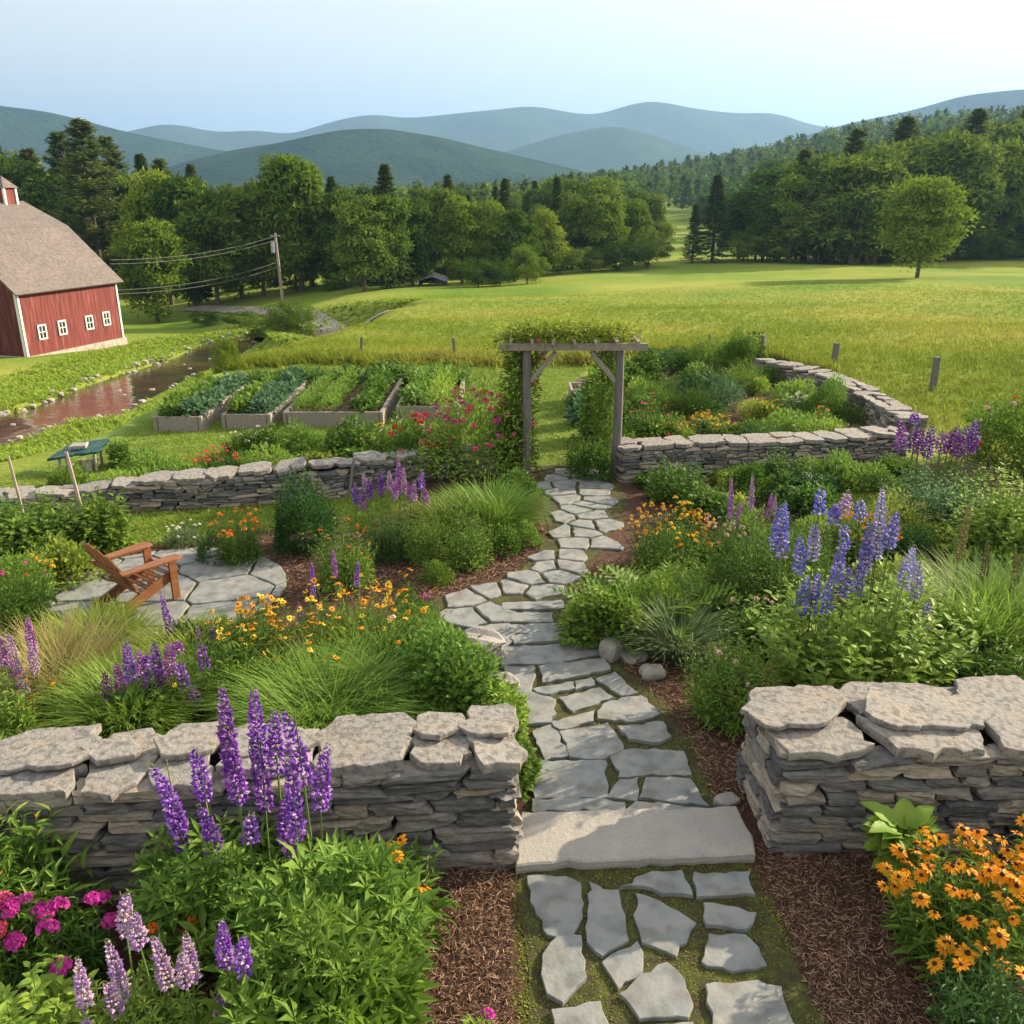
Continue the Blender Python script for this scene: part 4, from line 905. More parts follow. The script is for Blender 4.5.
plant('dome', 302, 550, 498, 62, 'dark green rounded shrub below the low winding wall', 'shrub', 'shrub', mat='leaf_dark', leaf=LEAF, ls=.06, cover=3)
plant('stalks', 345, 588, 520, 70, 'pale green bushy plant with a few rust flowers beside the dark shrub', mat='leaf_light', leaf=LANCE, ls=.07, n=110, per=13, fl=['deeporange', 'straw'], flk='ball', fs=.026, nf=22)
lupine(390, 530, 505, 85, [(399, 456, 495), (380, 470, 497), (367, 472, 495), (361, 488, 512), (356, 482, 505), (388, 470, 492), (409, 482, 500), (421, 470, 490), (413, 480, 502), (427, 488, 505), (372, 478, 500), (404, 465, 495), (393, 478, 500)], ['magentaviolet', 'violet', 'lilac'], 'group of purple spikes in front of the low winding wall', ls=.11, rad=.048, n=40)
plant('stalks', 425, 562, 508, 46, 'bright green bushy upright plant right of the purple spikes', 'leafy_perennial', mat='leaf_light', leaf=LANCE, ls=.07, n=80, per=13)
plant('stalks', 468, 566, 508, 56, 'yellowish green bushy plant beside the mulch left of the path', 'leafy_perennial', mat='leaf_light', leaf=LANCE, ls=.07, n=90, per=13)
plant('stalks', 388, 560, 512, 50, 'dark leafy plant under the purple spikes', 'leafy_perennial', mat='leaf_dark', leaf=LANCE, ls=.08, n=60, per=12)
plant('grass', 490, 528, 478, 95, 'arching meadow grass clump below the rose bush', 'ornamental_grass', 'grass clump', mat='leaf_light', n=1500, spread=.9, wid=.016)
plant('grass', 455, 535, 490, 80, 'light green grass clump left of the rose bush foot', 'ornamental_grass', 'grass clump', mat='leaf_yellow', n=1200, spread=.9, wid=.016)
plant('dome', 438, 584, 562, 30, 'small low green mound alone on the mulch', 'ground_cover_plant', mat='leaf', leaf=LANCE, ls=.05)
plant('dome', 508, 552, 530, 34, 'small green mound at the path bend', 'ground_cover_plant', mat='leaf', leaf=LEAF, ls=.05)
plant('dome', 526, 545, 525, 30, 'tiny leafy mound touching the left edge of the path bend', 'ground_cover_plant', mat='leaf_light', leaf=LEAF, ls=.05)
plant('dome', 515, 500, 470, 45, 'leafy green bush at the foot of the left arbour post', 'shrub', 'shrub', mat='leaf', leaf=LEAF, ls=.07)

# ------------------------------------------------------------------ bed right of the path
dl = lupine(850, 705, 560, 225, [(787, 500, 548), (803, 533, 575), (802, 572, 618), (787, 528, 560), (813, 568, 618), (828, 578, 615), (846, 565, 598), (845, 522, 550), (885, 482, 560), (892, 510, 550), (905, 542, 594), (925, 600, 632), (820, 485, 515), (833, 505, 525), (845, 490, 515), (862, 498, 520), (878, 540, 560), (776, 505, 552), (815, 520, 560), (838, 540, 585), (868, 520, 575), (858, 560, 600), (918, 560, 600)],
            ['blue', 'blue', 'blue', 'paleblue', 'blue', 'blue', 'blue', 'blue', 'paleblue', 'blue', 'paleblue', 'paleblue', 'blue', 'blue', 'lilac', 'blue', 'paleblue', 'blue', 'paleblue', 'blue', 'blue', 'blue', 'paleblue'], 'large delphinium clump with blue violet spikes behind the right front wall', mat='leaf_light', leaf=OVAL, ls=.14, rad=.056, n=140, per=17, name='delphinium', cat='delphinium', wy=.7)
plant('stalks', 730, 720, 630, 105, 'bushy bright green fine leaved plant left of the delphiniums', 'leafy_perennial', mat='leaf_light', leaf=LANCE, ls=.085, n=130, per=15, fl=['palepink'], flk='ball', fs=.03, nf=5)
plant('stalks', 755, 650, 595, 80, 'leafy green plant with pale flower heads between the fern and the delphiniums', mat='leaf', leaf=OVAL, ls=.08, n=50, per=12, fl=['palepink'], flk='ball', fs=.035, nf=6)
plant('grass', 676, 655, 600, 62, 'grey green lavender tuft leaning over the mulch', 'lavender', 'lavender', mat='leaf_grey', n=900, spread=.8, wid=.009)
plant('grass', 627, 645, 605, 48, 'round silvery lavender tuft above the two rocks', 'lavender', 'lavender', mat='leaf_grey', n=900, spread=.9, wid=.007)
plant('fern', 660, 622, 552, 110, 'large bright green fern below the orange flowers', 'fern', 'fern', mat='leaf')
plant('fern', 620, 625, 560, 60, 'smaller fern leaning over the path', 'fern', 'fern', mat='leaf')
plant('dome', 606, 640, 588, 80, 'dark green leafy ground cover at the right edge of the path', 'ground_cover_plant', mat='leaf', leaf=OVAL, ls=.07)
plant('stalks', 668, 570, 503, 95, 'bright mass of orange flowers above the fern', 'orange_flower_clump', 'flower clump', mat='leaf_light', leaf=LANCE, ls=.07, n=130, per=9, fl=['orange', 'yellow'], flk='ball', fs=.032, nf=95)
plant('stalks', 718, 560, 515, 50, 'pale pink flower clump right of the orange mass', mat='leaf', leaf=LANCE, ls=.07, n=50, per=9, fl=['palepink'], flk='ball', fs=.035, nf=28)
plant('stalks', 750, 608, 510, 115, 'tall mid green bushy plant behind the fern', 'leafy_perennial', mat='leaf', leaf=LANCE, ls=.085, n=120, per=15)
lupine(755, 545, 520, 60, [(732, 475, 520), (752, 473, 512), (768, 492, 518), (775, 495, 515), (738, 498, 530)], ['magentaviolet', 'lilac'], 'mauve spikes left of the delphiniums above the green bush', ls=.09, rad=.038, n=14)
plant('stalks', 862, 560, 508, 70, 'clump with orange flowers behind the blue spikes', mat='leaf_light', leaf=LANCE, ls=.08, n=60, per=10, fl=['orange'], flk='ball', fs=.035, nf=30)
plant('stalks', 800, 585, 512, 90, 'light green bushy plant under the left blue spikes', 'leafy_perennial', mat='leaf_light', leaf=LANCE, ls=.085, n=90, per=14)
plant('stalks', 675, 500, 455, 72, 'rounded green bush at the foot of the low dark wall', 'shrub', 'shrub', mat='leaf', leaf=OVAL, ls=.09, n=60, per=11)
plant('dome', 702, 520, 487, 50, 'leafy bush with one pale bloom right of the arbour', mat='leaf', leaf=OVAL, ls=.08, fl=['palepink'], flk='ball', fs=.04, nf=3)
plant('dome', 742, 490, 458, 40, 'small bush against the middle of the low dark wall', 'shrub', 'shrub', mat='leaf', leaf=LEAF, ls=.07)
plant('stalks', 775, 485, 442, 36, 'upright pale green plant before the low dark wall', 'leafy_perennial', mat='leaf_light', leaf=OVAL, ls=.08, n=26, per=10)
plant('dome', 800, 500, 468, 60, 'dark leafed mound before the low dark wall left of the lawn patch', 'ground_cover_plant', mat='leaf_dark', leaf=OVAL, ls=.07)
plant('dome', 835, 485, 458, 60, 'bright green mound behind the small lawn patch', 'ground_cover_plant', mat='leaf_light', leaf=LEAF, ls=.06)
plant('dome', 872, 488, 460, 55, 'light green cushion at the right end of the low dark wall', 'ground_cover_plant', mat='leaf_light', leaf=LEAF, ls=.06)
lupine(940, 490, 455, 100, [(902, 418, 452), (915, 425, 452), (920, 427, 455), (930, 422, 460), (942, 430, 455), (955, 425, 455), (960, 430, 458), (975, 418, 450), (948, 428, 452), (915, 412, 424), (970, 435, 455), (965, 425, 448)], ['magentaviolet', 'violet'], 'row of purple spikes at the right end of the low dark wall', ls=.10, rad=.085, n=70)
plant('stalks', 930, 530, 462, 110, 'dark grey green bushy plant below the row of purple spikes', 'leafy_perennial', mat='leaf_blue', leaf=LANCE, ls=.10, n=120, per=14)
plant('stalks', 1000, 570, 455, 120, 'tall leafy bush with light green tops on the right edge', 'leafy_perennial', mat='leaf_light', leaf=OVAL, ls=.11, n=120, per=14)
plant('dome', 1005, 470, 400, 90, 'rose bush with orange blooms at the right edge beside the meadow', 'rose_bush', 'rose bush', mat='leaf', leaf=LEAF, ls=.09, fl=['deeporange', 'palepink'], fs=.05, flk='ball', nf=14)
plant('grass', 975, 655, 555, 95, 'yellow green grass clump with tall plumes right of the delphiniums', 'ornamental_grass', 'grass clump', mat='leaf_light', n=2200, spread=.55, wid=.010)
plant('grass', 1020, 640, 560, 70, 'grey green feathery grass on the right edge', 'ornamental_grass', 'grass clump', mat='leaf_grey', n=1200, spread=.9, wid=.010)
lupine(965, 640, 600, 60, [(963, 500, 560), (990, 540, 582), (1018, 545, 600), (998, 585, 615)], ['straw'], 'tall straw coloured plumes rising from the yellow green grass', ls=.08, rad=.045, n=14, name='plume_grass', cat='plume grass', mat='leaf_yellow')
plant('stalks', 1000, 712, 640, 100, 'dark green clump of arching leaves behind the right end of the front wall', 'leafy_perennial', mat='leaf', leaf=LANCE, ls=.15, n=60, per=13)
plant('stalks', 935, 700, 625, 60, 'green plant with long arching leaves right of the delphiniums', 'leafy_perennial', mat='leaf_light', leaf=LANCE, ls=.15, n=30, per=12)
plant('dome', 905, 560, 530, 60, 'low dark shrub in the shade beyond the tall blue spike', 'shrub', 'shrub', mat='leaf_dark', leaf=LEAF, ls=.06)
plant('stalks', 905, 590, 560, 40, 'brownish pink flower heads low among the shade plants', mat='leaf_dark', leaf=LEAF, ls=.06, n=18, per=8, fl=['palepink', 'straw'], flk='ball', fs=.035, nf=8)
plant('dome', 795, 625, 590, 60, 'rounded dark ground cover under the left blue spikes', 'ground_cover_plant', mat='leaf', leaf=OVAL, ls=.07)

# ------------------------------------------------------------------ behind the low walls and round the arbour
plant('dome', 472, 474, 392, 104, 'climbing rose bush with pink red flowers left of the arbour', 'rose_bush', 'rose bush', mat='leaf_light', leaf=LEAF, ls=.085, fl=['pink', 'pink', 'magenta'], flk='ball', fs=.06, nf=40, cover=2.4)
plant('dome', 424, 470, 418, 90, 'low rose bush with red pink flowers behind the winding wall', 'rose_bush', 'rose bush', mat='leaf', leaf=LEAF, ls=.08, fl=['pink', 'red'], flk='ball', fs=.06, nf=18)
plant('dome', 512, 470, 388, 44, 'dense leafy climber around the foot of the left arbour post', 'climbing_plant', 'climber', mat='leaf', leaf=LEAF, ls=.08, fl=['pink'], flk='ball', fs=.05, nf=4)
plant('dome', 590, 478, 440, 42, 'leafy bush at the foot of the right arbour post', 'shrub', 'shrub', mat='leaf', leaf=LEAF, ls=.08)
BK = [ # px, base, top, width, form, mat, leaf, label, flowers
 (395, 455, 418, 70, 'stalks', 'leaf_yellow', LANCE, 'cream and yellow flowers left of the low rose bush', ['white', 'yellow'], 34),
 (350, 462, 428, 60, 'dome', 'leaf', OVAL, 'green leafy mound behind the middle of the winding wall', None, 0),
 (300, 452, 425, 50, 'dome', 'leaf_light', LEAF, 'low bright green mound in front of the wide raised bed', None, 0),
 (262, 450, 427, 44, 'dome', 'leaf', LEAF, 'white flowered plant in front of the second raised bed', ['white'], 12),
 (240, 455, 432, 34, 'stalks', 'leaf', LANCE, 'dark leaved plant with white blooms near the left raised bed', ['white'], 9),
 (222, 478, 448, 50, 'stalks', 'leaf', LANCE, 'plant with red orange flowers behind the winding wall', ['deeporange', 'red'], 30),
 (188, 484, 460, 44, 'dome', 'leaf_light', LEAF, 'low green plant left of the red orange flowers', ['deeporange'], 6),
 (150, 478, 455, 44, 'dome', 'leaf_light', LEAF, 'pale green plant to the right of the green roofed shelter', None, 0),
 (122, 466, 436, 26, 'stalks', 'leaf_light', OVAL, 'leafy plant touching the right post of the green roofed shelter', None, 0),
 (275, 478, 452, 60, 'dome', 'leaf_light', LEAF, 'yellow green mound right of the red orange flowers', None, 0),
 (325, 470, 450, 50, 'dome', 'leaf_yellow', LEAF, 'low yellowish mound behind the winding wall', None, 0),
 (372, 452, 432, 40, 'dome', 'leaf', LEAF, 'dark mound between the wide raised bed and the wall', None, 0),
 (120, 492, 470, 70, 'dome', 'leaf_light', LEAF, 'weedy green mound left of the winding wall start', None, 0),
 (70, 490, 470, 60, 'dome', 'leaf', LEAF, 'weedy green mound beside the short pole', None, 0),
 (595, 440, 372, 34, 'dome', 'leaf_light', OVAL, 'leafy plant seen through the arbour beyond the back right post', None, 0),
 (583, 425, 398, 26, 'dome', 'leaf_blue', OVAL, 'blue green cabbage beside the wooden planter', None, 0),
 (648, 445, 395, 44, 'stalks', 'leaf_light', LANCE, 'plant with red lilies just right of the arbour', ['red', 'pink'], 12),
 (672, 446, 420, 44, 'dome', 'leaf', LEAF, 'pink flowered plant behind the low dark wall', ['pink', 'red'], 10),
 (705, 440, 412, 50, 'stalks', 'leaf_light', LANCE, 'yellow orange flower patch behind the low dark wall', ['orange', 'yellow'], 50),
 (655, 412, 372, 60, 'stalks', 'leaf', LANCE, 'tall green stems behind the red lilies', None, 0),
 (690, 415, 372, 56, 'stalks', 'leaf', LANCE, 'tall grey green stems in the middle of the back bed', None, 0),
 (722, 408, 362, 60, 'stalks', 'leaf_blue', LANCE, 'feathery blue green asparagus like plant in the back bed', None, 0),
 (638, 392, 352, 50, 'dome', 'leaf', OVAL, 'dark bush behind the right end of the arbour beam', None, 0),
 (700, 372, 345, 60, 'dome', 'leaf', LEAF, 'low hedge like bush at the meadow edge', None, 0),
 (665, 372, 350, 44, 'dome', 'leaf_dark', LEAF, 'dark bush at the meadow edge right of the arbour', None, 0),
 (738, 375, 333, 34, 'dome', 'leaf', LEAF, 'tall shrub at the far corner of the back bed', None, 0),
 (745, 440, 420, 50, 'dome', 'leaf', LEAF, 'dark green mound right of the yellow orange patch', None, 0),
 (790, 438, 418, 60, 'dome', 'leaf_light', LEAF, 'light green mound behind the low dark wall with pale flowers', ['white'], 12),
 (770, 420, 396, 40, 'stalks', 'leaf', LANCE, 'plant with a few orange blooms in the back bed', ['orange'], 8),
 (820, 428, 405, 30, 'stalks', 'leaf_light', LANCE, 'orange flowers before the clipped round shrub', ['orange', 'deeporange'], 12),
 (826, 418, 382, 38, 'dome', 'leaf_light', LEAF, 'clipped bright green round shrub beside the diagonal wall', None, 0),
 (790, 402, 382, 44, 'dome', 'leaf_light', LEAF, 'flat topped bright green shrub at the diagonal wall', None, 0),
 (795, 412, 393, 36, 'dome', 'leaf_grey', LEAF, 'silver leaved plant with white blooms by the diagonal wall', ['white'], 16),
 (754, 395, 376, 24, 'dome', 'leaf_light', LEAF, 'small plant with orange blooms below the far wall end', ['orange'], 5),
 (760, 420, 400, 36, 'dome', 'leaf_yellow', LEAF, 'yellow green low plant in the middle of the back bed', None, 0),
 (885, 425, 412, 40, 'dome', 'leaf_light', LEAF, 'small bright bush on top of the bank beside the diagonal wall', None, 0),
 (640, 462, 450, 24, 'stalks', 'leaf', LEAF, 'little plant at the left end of the low dark wall', None, 0),
]
for (px, by, ty, wd, form, mt, lf, lab, fl, nf) in BK:
    plant(form, px, by, ty, wd, lab, 'flowering_plant' if fl else 'garden_plant', mat=mt, leaf=lf, ls=.10 if lf is OVAL else .085, fl=fl, flk='ball', fs=.045, nf=nf, far=True, n=None if form == 'dome' else 45, per=11)

r = np.random.default_rng(56)
FILL = [('back bed', [(612, 462), (580, 425), (580, 392), (745, 370), (828, 395), (870, 428), (880, 452), (640, 460)], 46, 26, (30, 52), 'low leafy plant filling the soil of the bed behind the dark wall', 'filler plants of the back bed'),
        ('right border', [(640, 560), (700, 520), (800, 515), (960, 520), (1020, 560), (1020, 620), (740, 650), (650, 600)], 30, 34, (45, 75), 'mid height leafy plant filling the border right of the path', 'filler plants of the right border'),
        ('wall foot', [(640, 486), (900, 470), (905, 482), (780, 498), (720, 530), (650, 512)], 18, 20, (28, 48), 'low green plant at the foot of the dark wall', 'filler plants at the wall foot'),
        ('wall top', [(120, 500), (200, 498), (330, 488), (440, 466), (510, 462), (420, 440), (230, 462)], 24, 16, (30, 55), 'low weedy plant growing just behind the winding wall', 'filler plants behind the winding wall'),
        ('left border', [(0, 680), (60, 620), (230, 640), (420, 630), (500, 690), (490, 740), (0, 740)], 22, 34, (45, 80), 'leafy green plant filling the border behind the left front wall', 'filler plants of the left border')]
for nm, poly, cnt, hp, wr, lab, grp in FILL:
    P_ = np.array(poly, float); k = 0
    while k < cnt:
        px, py = r.uniform(P_[:, 0].min(), P_[:, 0].max()), r.uniform(P_[:, 1].min(), P_[:, 1].max())
        if not inpoly([px], [py], P_)[0]: continue
        mt = ['leaf', 'leaf_light', 'leaf', 'leaf_dark', 'leaf_yellow'][int(r.integers(5))]; fm = 'dome' if r.random() < .5 else 'stalks'
        plant(fm, px, py, py - hp * r.uniform(.6, 1.15), r.uniform(*wr), lab, 'garden_plant', mat=mt, leaf=[LEAF, LANCE, OVAL][int(r.integers(3))], ls=r.uniform(.06, .1), group=grp, n=None if fm == 'dome' else 40, per=11, cover=1.8); k += 1

# ------------------------------------------------------------------ raised beds with vegetables
def raised_bed(x0, x1, y0, y1, label, rows):
    root = empty('raised_bed', ((x0 + x1) / 2, y0, 0), label, 'raised bed'); ox = (x0 + x1) / 2; h = .30
    for nm, c, sz in (('front_board', ((x0 + x1) / 2 - ox, 0, h / 2), (x1 - x0 - .1, .06, h)), ('back_board', ((x0 + x1) / 2 - ox, y1 - y0, h / 2), (x1 - x0 - .1, .06, h)),
                      ('side_board', (x0 - ox, (y1 - y0) / 2, h / 2 + .002), (.07, y1 - y0 + .07, h)), ('side_board', (x1 - ox, (y1 - y0) / 2, h / 2 + .002), (.07, y1 - y0 + .07, h))):
        Acc().box(c, sz).build(nm, M['wood'], root)
    Acc().box((0, (y1 - y0) / 2, h * .38), (x1 - x0 - .08, y1 - y0 - .08, h * .76)).build('soil', M['soil'], root)
    for k, (fx, mt, lf, ls, hh, lab, sp) in enumerate(rows):
        SEED[0] += 1; r = np.random.default_rng(SEED[0]); a = Acc(); xx = x0 + (x1 - x0) * fx; yy = y0 + .3
        while yy < y1 - .25:
            b = Acc(); w_ = sp * .52; dome(b, r, w_, w_, hh * r.uniform(.7, 1.15), lf, ls, 1.8, 0, cap=220)
            a.V += [v + [0, yy - y0, 0] for v in b.V]; a.F += [(f + a.n, m) for f, m in b.F]; a.n += b.n; yy += sp * .8
        o = a.build('vegetable_row', M[mt]); o.location = (xx, y0, h * .76); tag(o, lab, 'vegetable row')
raised_bed(-7.0, -6.12, 17.0, 20.6, 'leftmost weathered timber raised bed on the lawn', [(.3, 'leaf', OVAL, .12, .34, 'left row of tall greens in the leftmost raised bed', .55), (.72, 'leaf_blue', OVAL, .12, .30, 'right row of tall greens in the leftmost raised bed', .5)])
raised_bed(-5.72, -4.82, 17.2, 21.0, 'second timber raised bed from the left, full of bluish leaves', [(.3, 'leaf', OVAL, .12, .32, 'left row of bluish leaves in the second raised bed', .5), (.72, 'leaf_blue', OVAL, .12, .34, 'right row of bluish leaves in the second raised bed', .5)])
raised_bed(-4.55, -2.62, 17.4, 21.4, 'widest timber raised bed, with red soil between its rows', [(.14, 'leaf_light', LEAF, .08, .28, 'yellow green row at the left side of the wide raised bed', .4), (.40, 'leaf_light', LEAF, .09, .30, 'light green second row in the wide raised bed', .42), (.80, 'leaf', OVAL, .11, .42, 'dark bushy row at the right side of the wide raised bed', .5)])
raised_bed(-2.35, -1.15, 17.9, 21.0, 'rightmost timber raised bed, next to the rose bush', [(.25, 'leaf_light', OVAL, .11, .40, 'left row in the rightmost raised bed', .5), (.66, 'leaf_light', LEAF, .10, .42, 'right row in the rightmost raised bed', .5)])
for i, (px, by, ty, wd, mt, lab) in enumerate([(262, 392, 366, 60, 'leaf', 'bushy vegetables at the left end of the far row'), (310, 390, 364, 60, 'leaf', 'bushy vegetables second from the left in the far row'), (355, 388, 362, 60, 'leaf_dark', 'dark bushy vegetables in the middle of the far row'), (402, 388, 360, 66, 'leaf_light', 'tall pale topped vegetables right of the middle of the far row'), (448, 390, 358, 60, 'leaf_light', 'tall bright vegetables nearest the rose bush in the far row'), (215, 395, 378, 44, 'leaf_light', 'low vegetables behind the leftmost raised beds')]):
    plant('stalks', px, by, ty, wd, lab, 'vegetable_plant', mat=mt, leaf=OVAL, ls=.15, n=50, per=11)

# wooden planter seen through the arbour
x, y = G(584, 408); root = empty('wooden_planter', (x, y, 0), 'small grey wooden planter box beside the grass path beyond the arbour', 'planter')
Acc().box((0, 0, .2), (.5, .05, .4)).build('front_board', M['wood'], root); Acc().box((0, .8, .2), (.5, .05, .4)).build('back_board', M['wood'], root)
for s in (-1, 1): Acc().box((s * .27, .4, .2), (.05, .86, .4)).build('side_board', M['wood'], root)
Acc().box((0, .4, .15), (.47, .74, .3)).build('soil', M['soil'], root)

# ------------------------------------------------------------------ arbour
AL, AR = G(526, 474), G(616, 479); AW = AR[0] - AL[0]; AX = (AL[0] + AR[0]) / 2; AY = (AL[1] + AR[1]) / 2
AH = topz(616, 350, AR[1]); AD = .95
root = empty('arbour', (AX, AY, 0), 'weathered grey timber arbour over the path with climbing vines', 'arbour')
hw = AW / 2
for sx in (-1, 1):
    for dy in (0, AD): Acc().tube([(sx * hw, dy, -.03), (sx * hw + .008, dy, AH * .5), (sx * hw, dy, AH - .012)], [.078, .072, .068], 8).build('post', M['woodv'], root)
for dy in (-.075, AD + .075):
    Acc().beam((-hw - .42, dy, AH + .04), (hw + .42, dy, AH + .04), .07, .11).build('beam', M['wood'], root)
for k in range(7):
    xx = -hw - .25 + k * (AW + .5) / 6; Acc().beam((xx, -.26, AH + .125), (xx, AD + .26, AH + .125), .045, .055).build('rafter', M['wood'], root)
for dy in (-.0, AD):
    for sx in (-1, 1): Acc().beam((sx * (hw - .06), dy, AH - .52), (sx * (hw - .46), dy, AH - .05), .05, .07).build('brace', M['wood'], root)
def vine(pts, rad, nleaf, label, ls=.09, mat='leaf', fl=None, nf=0, zspread=1., thick=.012):
    SEED[0] += 1; r = np.random.default_rng(SEED[0]); P = np.array(pts, float); root = empty('climbing_vine', (AX, AY, 0), label, 'vine')
    seg = np.linalg.norm(np.diff(P, axis=0), axis=1); cum = np.concatenate([[0], np.cumsum(seg)]); t = r.random(nleaf) * cum[-1]
    pos = np.column_stack([np.interp(t, cum, P[:, k]) for k in range(3)]); off = runit(r, nleaf) * (rad * r.random((nleaf, 1)) ** .5); off[:, 2] *= zspread; pos = pos + off
    a = Acc(); a.inst(LEAF[0], LEAF[1], pos, frames(off + runit(r, nleaf) * .08 + [0, 0, .02], off + [0, 0, .2] + runit(r, nleaf) * .15), ls * r.uniform(.6, 1.2, nleaf), 0); a.build('foliage', M[mat], root)
    b = Acc()
    for q in range(3):
        W_ = _dense3(P, 4); W_ = W_ + r.normal(size=W_.shape) * rad * .2; b.tube(W_, thick, 5)
    b.build('stem', M['bark'], root)
    for i in range(nf):
        o = link('flower', flower_mesh('ball', fl[i % len(fl)], .055, i % 4), root); o.location = pos[i] + off[i] * .4
def _dense3(P, n):
    return np.array([P[i] + (P[i + 1] - P[i]) * k / n for i in range(len(P) - 1) for k in range(n)] + [P[-1]])
vine([(-hw - .35, .25, AH + .12), (-.2, .2, AH + .24), (hw + .2, .35, AH + .16)], .40, 5200, 'yellowish vine sprawling over the top of the arbour', ls=.085, mat='leaf_yellow', zspread=.6)
vine([(-hw - .1, .25, .1), (-hw - .12, .3, 1.0), (-hw - .05, .3, AH + .1)], .32, 4200, 'leafy vine climbing the left side of the arbour with coral blooms', fl=['red', 'pink'], nf=9)
vine([(hw - .12, AD * .7, .1), (hw - .14, AD * .6, 1.0), (hw - .05, AD * .6, AH + .1)], .26, 3600, 'thin leafy vine climbing the back right post of the arbour', ls=.08)

# ------------------------------------------------------------------ garden chair
def chair(px, py, rz, s, label):
    x, y = G(px, py); root = empty('garden_chair', (x, y, .038), label, 'chair', rz=rz); root.scale = (s, s, s)
    # built facing +X, back towards -X
    for sy in (-1, 1):
        Acc().beam((.30, sy * .27, 0), (.30, sy * .27, .53), .09, .035, up=(0, 1, 0)).build('leg', M['teak'], root)
        Acc().beam((.36, sy * .232, .33), (-.46, sy * .232, .02), .12, .032, up=(0, 1, 0)).build('leg', M['teak'], root)
        a = Acc(); slab_into(a, [(-.36, sy * .26), (-.36, sy * .36), (.30, sy * .41), (.38, sy * .38), (.38, sy * .25), (.30, sy * .23)], .53, .557, .004, .0, seed=1, step=.5); a.build('armrest', M['teak'], root)
    a = Acc()
    for k in range(6):
        t = k / 5; a.box((.35 - .44 * t, 0, .365 - .165 * t), (.078, .50, .02), M=[[.94, 0, .34], [0, 1, 0], [-.34, 0, .94]])
    a.build('seat', M['teak'], root)
    a = Acc()
    for k in range(5):
        o = (k - 2); L = .80 - .05 * abs(o) ** 1.6
        p0 = np.array([-.10, o * .098, .18]); p1 = p0 + np.array([-.42 * L / .8, o * .018, .72 * L / .8 + .0]); a.beam(p0, p1, .092, .02, up=(1, 0, .5))
    for z_, q in ((.30, -.17), (.535, -.315)): a.beam((q - .02, -.30, z_), (q - .02, .30, z_), .03, .06, up=(0, 0, 1))
    a.build('backrest', M['teak'], root); return root
chair(142, 604, R(52), .95, 'reddish wooden slatted garden chair on the round stone patio')

# clay pot, poles, green roofed shelter, prop on the wall
def lathe(prof, n=20):
    v = [(math.cos(i / n * 6.2832) * q, math.sin(i / n * 6.2832) * q, z) for q, z in prof for i in range(n)]; f = [(k * n + i, k * n + (i + 1) % n, (k + 1) * n + (i + 1) % n, (k + 1) * n + i) for k in range(len(prof) - 1) for i in range(n)]
    return Acc().add(v, f)
x, y = G(49, 582); o = lathe([(.001, 0), (.062, .0), (.085, .13), (.094, .135), (.094, .16), (.080, .16), (.075, .12), (.001, .12)]).build('clay_pot', M['clay'], smooth=False); o.location = (x, y, .0); tag(o, 'small ochre clay pot at the left edge of the patio', 'pot')
def polething(px, by, ty, lean, label, rad=.02):
    x, y, zz, h, mpp = fit(px, by, ty); o = Acc().tube([(0, 0, -.05), (lean * .5, 0, h * .5), (lean, 0, h)], [rad, rad * .95, rad * .85], 6).build('bean_pole', M['pole']); o.location = (x, y, 0); tag(o, label, 'pole')
polething(25, 520, 456, -.06, 'leftmost thin wooden pole above the bean patch')
polething(87, 530, 452, -.10, 'thicker wooden pole leaning in the bean patch', .026)
x, y = G(82, 470); root = empty('garden_shelter', (x, y, 0), 'low shelter with a sloping dark green roof on rough posts', 'shelter', rz=R(8)); root.scale = (.68, .68, .85)
for (dx, dy, hh) in ((-.42, -.22, .36), (.42, -.22, .42), (-.42, .25, .40), (.42, .25, .46)): Acc().tube([(dx, dy, -.02), (dx + .01, dy, hh)], .035, 7).build('post', M['pole'], root)
a = Acc(); slab_into(a, [(-.62, -.38), (.58, -.34), (.66, .40), (-.30, .44)], .40, .45, .01, .03, tilt=(.10, .12), seed=4); a.build('roof', M['tarp'], root)
a = Acc(); slab_into(a, [(-.2, -.1), (.2, -.12), (.22, .14), (-.15, .16)], .46, .53, .012, .015, tilt=(.05, .1), seed=5); a.build('roof_stone', M['rock'], root)
a = Acc(); rr = np.random.default_rng(4)
for k in range(14): stone_into(a, (rr.uniform(-.35, .35), rr.uniform(-.15, .2), rr.uniform(.03, .16)), (.16, .14, .10), np.eye(3), rr)
a.build('stone_pile', M['rock'], root)
x, y = G(352, 497); o = Acc().beam((-.05, .06, 0), (.06, .05, .62), .09, .03).build('slate_slab', M['stone']); o.location = (x, y, 0); tag(o, 'narrow upright slate leaning on the face of the winding wall', 'slate')

# ------------------------------------------------------------------ fence posts along the meadow
for i, (px, by, ty, lab) in enumerate([(932, 391, 357, 'nearest weathered fence post, right of the diagonal wall'), (833, 368, 343, 'second fence post from the right, at the meadow edge'), (762, 357, 335, 'fence post just behind the far end of the diagonal wall'), (709, 349, 334, 'thin fence post above the back bed'), (640, 346, 328, 'thin fence post right above the arbour beam'), (455, 360, 338, 'thin fence post beyond the raised beds, left of the arbour'), (361, 358, 337, 'thin fence post farthest left beyond the raised beds')]):
    x, y, zz, h, mpp = fit(px, by, ty, 1); rad = .07 if i < 3 else .035; r = np.random.default_rng(i)
    a = Acc(); a.box((0, 0, h / 2 - .1), (rad * 1.7, rad * 1.5, h + .2)); o = a.build('fence_post', M['woodv']); o.location = (x, y, zz); o.rotation_euler = (r.normal() * .03, r.normal() * .04, r.uniform(0, 1)); tag(o, lab, 'fence post', 'fence posts along the meadow')

